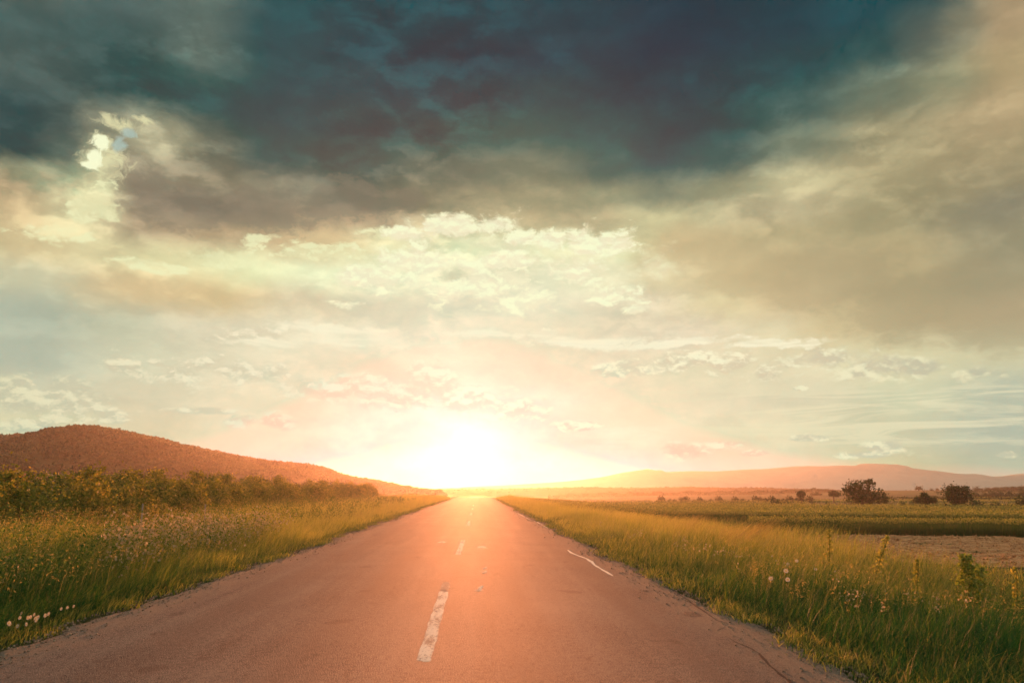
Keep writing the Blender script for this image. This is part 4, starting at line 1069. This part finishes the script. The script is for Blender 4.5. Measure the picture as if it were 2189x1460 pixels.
# ------------------------------------------------------------------ single plants and flowers
def plume_weed(px, py_top, d, lean, label, wid=0.16, n=420, mat='weed'):
    top = at_dist(px, py_top, d)
    zb = float(ground_z(top.x - lean, d)); H = top.z - zb
    e = tag(empty('tall_weed', (top.x - lean, d, zb)), label, 'weed')
    f = np.linspace(0, 1, 9)
    path = np.stack([lean * f ** 2.2, 0.04 * np.sin(f * 5), H * f], 1); path[0, 2] = -0.05
    V, Fc = tube(path, 0.011 * (1 - 0.8 * f) + 0.001, 6)
    o = mesh_np('stem', V, Fc, M['weed'], e, {'rnd': np.full(len(V), 0.5)}, smooth=True)
    q = rng.uniform(0.12, 1.0, n); w_ = wid * (1.15 - q) ** 0.7 * np.clip(q * 4, 0.4, 1)
    C = np.stack([lean * q ** 2.2, 0 * q, H * q], 1) + rng.normal(size=(n, 3)) * w_[:, None] * np.array([0.55, 0.55, 0.35])
    V, Fc = leaf_quads(C, 0.075 * rng.uniform(0.6, 1.4, n), 0.35)
    mesh_np('foliage', V, Fc, M[mat], e, {'rnd': np.repeat(np.clip(0.3 + 0.7 * q + rng.uniform(-.2, .2, n), 0, 1) if mat == 'weed' else rng.uniform(0.55, 0.95, n), 4)})
    return e
plume_weed(1898, 1146, 15.5, 0.38, 'tall yellow-green weed with its plume bent over towards the ploughed strip', 0.13, 420, 'grass')
plume_weed(1772, 1132, 17.0, 0.05, 'upright feathery weed tip rising in front of the corn edge', 0.14, 340, 'grass')
plume_weed(2062, 1186, 11.5, -0.04, 'broad bushy dark green weed standing highest in the shaded verge', 0.26, 1300)
plume_weed(2095, 1212, 11.8, 0.10, 'shorter bushy weed leaning beside the broad dark one', 0.24, 900)
plume_weed(1960, 1196, 13.0, 0.06, 'slim pale weed spike between the bent plume and the bushy weeds', 0.10, 220, 'grass')
plume_weed(2168, 1212, 10.8, 0.03, 'thin weed spike by the frame edge beside the ploughed strip', 0.09, 200, 'grass')

# arching grass at the end of the ploughed strip
def arch_tuft(px, py, d, n, label):
    p = at_dist(px, py, d); z = float(ground_z(p.x, d))
    e = tag(empty('grass_tuft', (p.x, d, z)), label, 'grass tuft')
    x = rng.normal(size=n) * 0.35; y = rng.normal(size=n) * 0.35
    s = blades(x, y, (p.z - z) * rng.uniform(0.75, 1.1, n), 0.016 + 0 * x, 0.15, (0.75, 0.0), seg=5, z0=np.full(n, -0.03), curl=1.4)
    o = blade_mesh('blades', [s[:3]], M['straw']); o.parent = e; del o['kind']
    return e
arch_tuft(1540, 1098, 26.0, 190, 'pale arching tuft of long grass bending over by the corn edge')
arch_tuft(1600, 1092, 30.0, 220, 'long pale grass tuft arching farthest out towards the ploughed strip')
arch_tuft(1450, 1082, 33.0, 170, 'arching grass tuft glowing in front of the corn, closest to the road')

# daisies
def daisy_mesh(h):
    parts = []; mi = []
    V, Fc = tube([(0, 0, -0.05), (0.01, 0, h * 0.5), (0.015, -0.01, h)], [0.004, 0.003, 0.003], 5); parts.append((V, Fc)); mi += [0] * len(Fc)
    c = np.array((0.015, -0.014, h)); tilt = 0.95                       # the flower looks out over the road
    rot = np.array([[1, 0, 0], [0, math.cos(tilt), -math.sin(tilt)], [0, math.sin(tilt), math.cos(tilt)]])
    turn = lambda V: np.asarray(V) @ rot.T + c
    for k in range(13):
        a = k * 2 * np.pi / 13; d = np.array((math.cos(a), math.sin(a), 0.10)); s_ = np.array((-math.sin(a), math.cos(a), 0))
        V = turn([d * 0.006, d * 0.018 + s_ * 0.0045, d * 0.027, d * 0.018 - s_ * 0.0045]); parts.append((V, np.array([[0, 1, 2, 3]]))); mi.append(1)
    th = np.linspace(0, 2 * np.pi, 8, endpoint=False)
    V = turn(np.concatenate([0.009 * np.stack([np.cos(th), np.sin(th), 0 * th + 0.25], 1), 0.005 * np.stack([np.cos(th), np.sin(th), 0 * th + 1.3], 1)]))
    Fc = np.array([[k, (k + 1) % 8, 8 + (k + 1) % 8, 8 + k] for k in range(8)] + [[8, 9, 10, 11], [8, 11, 12, 15], [12, 13, 14, 15]]); parts.append((V, Fc)); mi += [2] * len(Fc)
    return join(parts), mi
spots = []
for px, py in [(18,1330),(25,1345),(45,1305),(40,1318),(58,1323),(54,1330),(68,1316),(77,1310),(70,1318),(85,1322),(62,1327),(75,1335),(70,1348),(65,1352),(90,1348),(112,1318),(168,1292),(176,1296),(181,1294),(183,1313),(193,1311)]:
    spots.append((px, py, 0.20, 'small white daisy in the dark grass by the crumbling edge opposite the cracked side', 'daisies beside the uncracked road edge'))
for px, py in [(1690,1206),(1706,1206),(1740,1212),(1676,1217),(1686,1219),(1667,1227),(1655,1234),(1668,1236),(1702,1221)]:
    spots.append((px, py, 0.60, 'white daisy standing among the tall grass between the cracked road edge and the corn', 'daisies in the tall grass'))
first = {}
for k, (px, py, hgt, lab, grp) in enumerate(spots):
    best = None
    for d in np.arange(8.0, 18.0, 0.1):                                 # the spot where a head of this height shows there
        q = at_dist(px, py, d); e_ = abs(q.z - float(ground_z(q.x, d)) - hgt) + 0.01 * abs(d - (14.5 if hgt > 0.5 else 10.5))
        if best is None or e_ < best[0]: best = (e_, q)
    p = best[1]
    if hgt < 0.5: p.x = min(p.x, float(edgeL(np.array([p.y]))[0]) - 0.10)
    if hgt not in first:
        (dv, df), dmi = daisy_mesh(hgt)
        o = mesh_np('daisy', dv, df, [M['weed'], M['petal_white'], M['yellow']], None, {'rnd': np.full(len(dv), 0.6)}, mat_idx=dmi); first[hgt] = o
    else: o = first[hgt].copy(); COL.objects.link(o)
    o.location = (p.x, p.y, float(ground_z(p.x, p.y))); o.rotation_euler = (random.uniform(-.12, .12), random.uniform(-.12, .12), random.uniform(-0.5, 0.5))
    s_ = random.uniform(0.85, 1.1); o.scale = (s_, s_, s_) if hgt > 0.5 else (s_ * 0.62, s_ * 0.62, s_)
    tag(o, lab, 'daisy', grp)

# two thin stakes by the orchard
for px, yt, yb, d, label in [(305, 1077, 1101, 21.0, 'thin pale wooden stake upright before the orchard bushes, above the flower patch'), (439, 1078, 1098, 25.0, 'short thin stake at the glowing end of the flower patch')]:
    p = at_dist(px, yt, d); zb = float(ground_z(p.x, d))
    e = tag(empty('wooden_stake', (p.x, d, zb)), label, 'stake')
    H = p.z - zb
    V, Fc = tube([(0, 0, -0.1), (0.01, 0, H * .5), (0.0, 0.01, H), (0.0, 0.01, H + 0.01)], [0.022, 0.02, 0.018, 0.004], 8)
    mesh_np('post', V, Fc, M['stake'], e)

# ------------------------------------------------------------------ the air
bm = bmesh.new()
x0, x1, y0, y1, z0, z1 = -1150, 1500, -160, 1850, -6.0, 35.5
bmesh.ops.create_cube(bm, size=1.0, matrix=Matrix.Translation(((x0 + x1) / 2, (y0 + y1) / 2, (z0 + z1) / 2)) @ Matrix.Diagonal((x1 - x0, y1 - y0, z1 - z0, 1)))
me = bpy.data.meshes.new('haze'); bm.to_mesh(me); bm.free()
m, t = new_mat('haze')
pv = t.node('ShaderNodeVolumePrincipled')
pv.inputs['Color'].default_value = HAZE_C
pv.inputs['Density'].default_value = HAZE_D
pv.inputs['Anisotropy'].default_value = HAZE_G
o_ = t.node('ShaderNodeOutputMaterial'); t.l.new(pv.outputs[0], o_.inputs['Volume'])
me.materials.append(m)
tag(link(bpy.data.objects.new('haze', me)), kind='stuff')
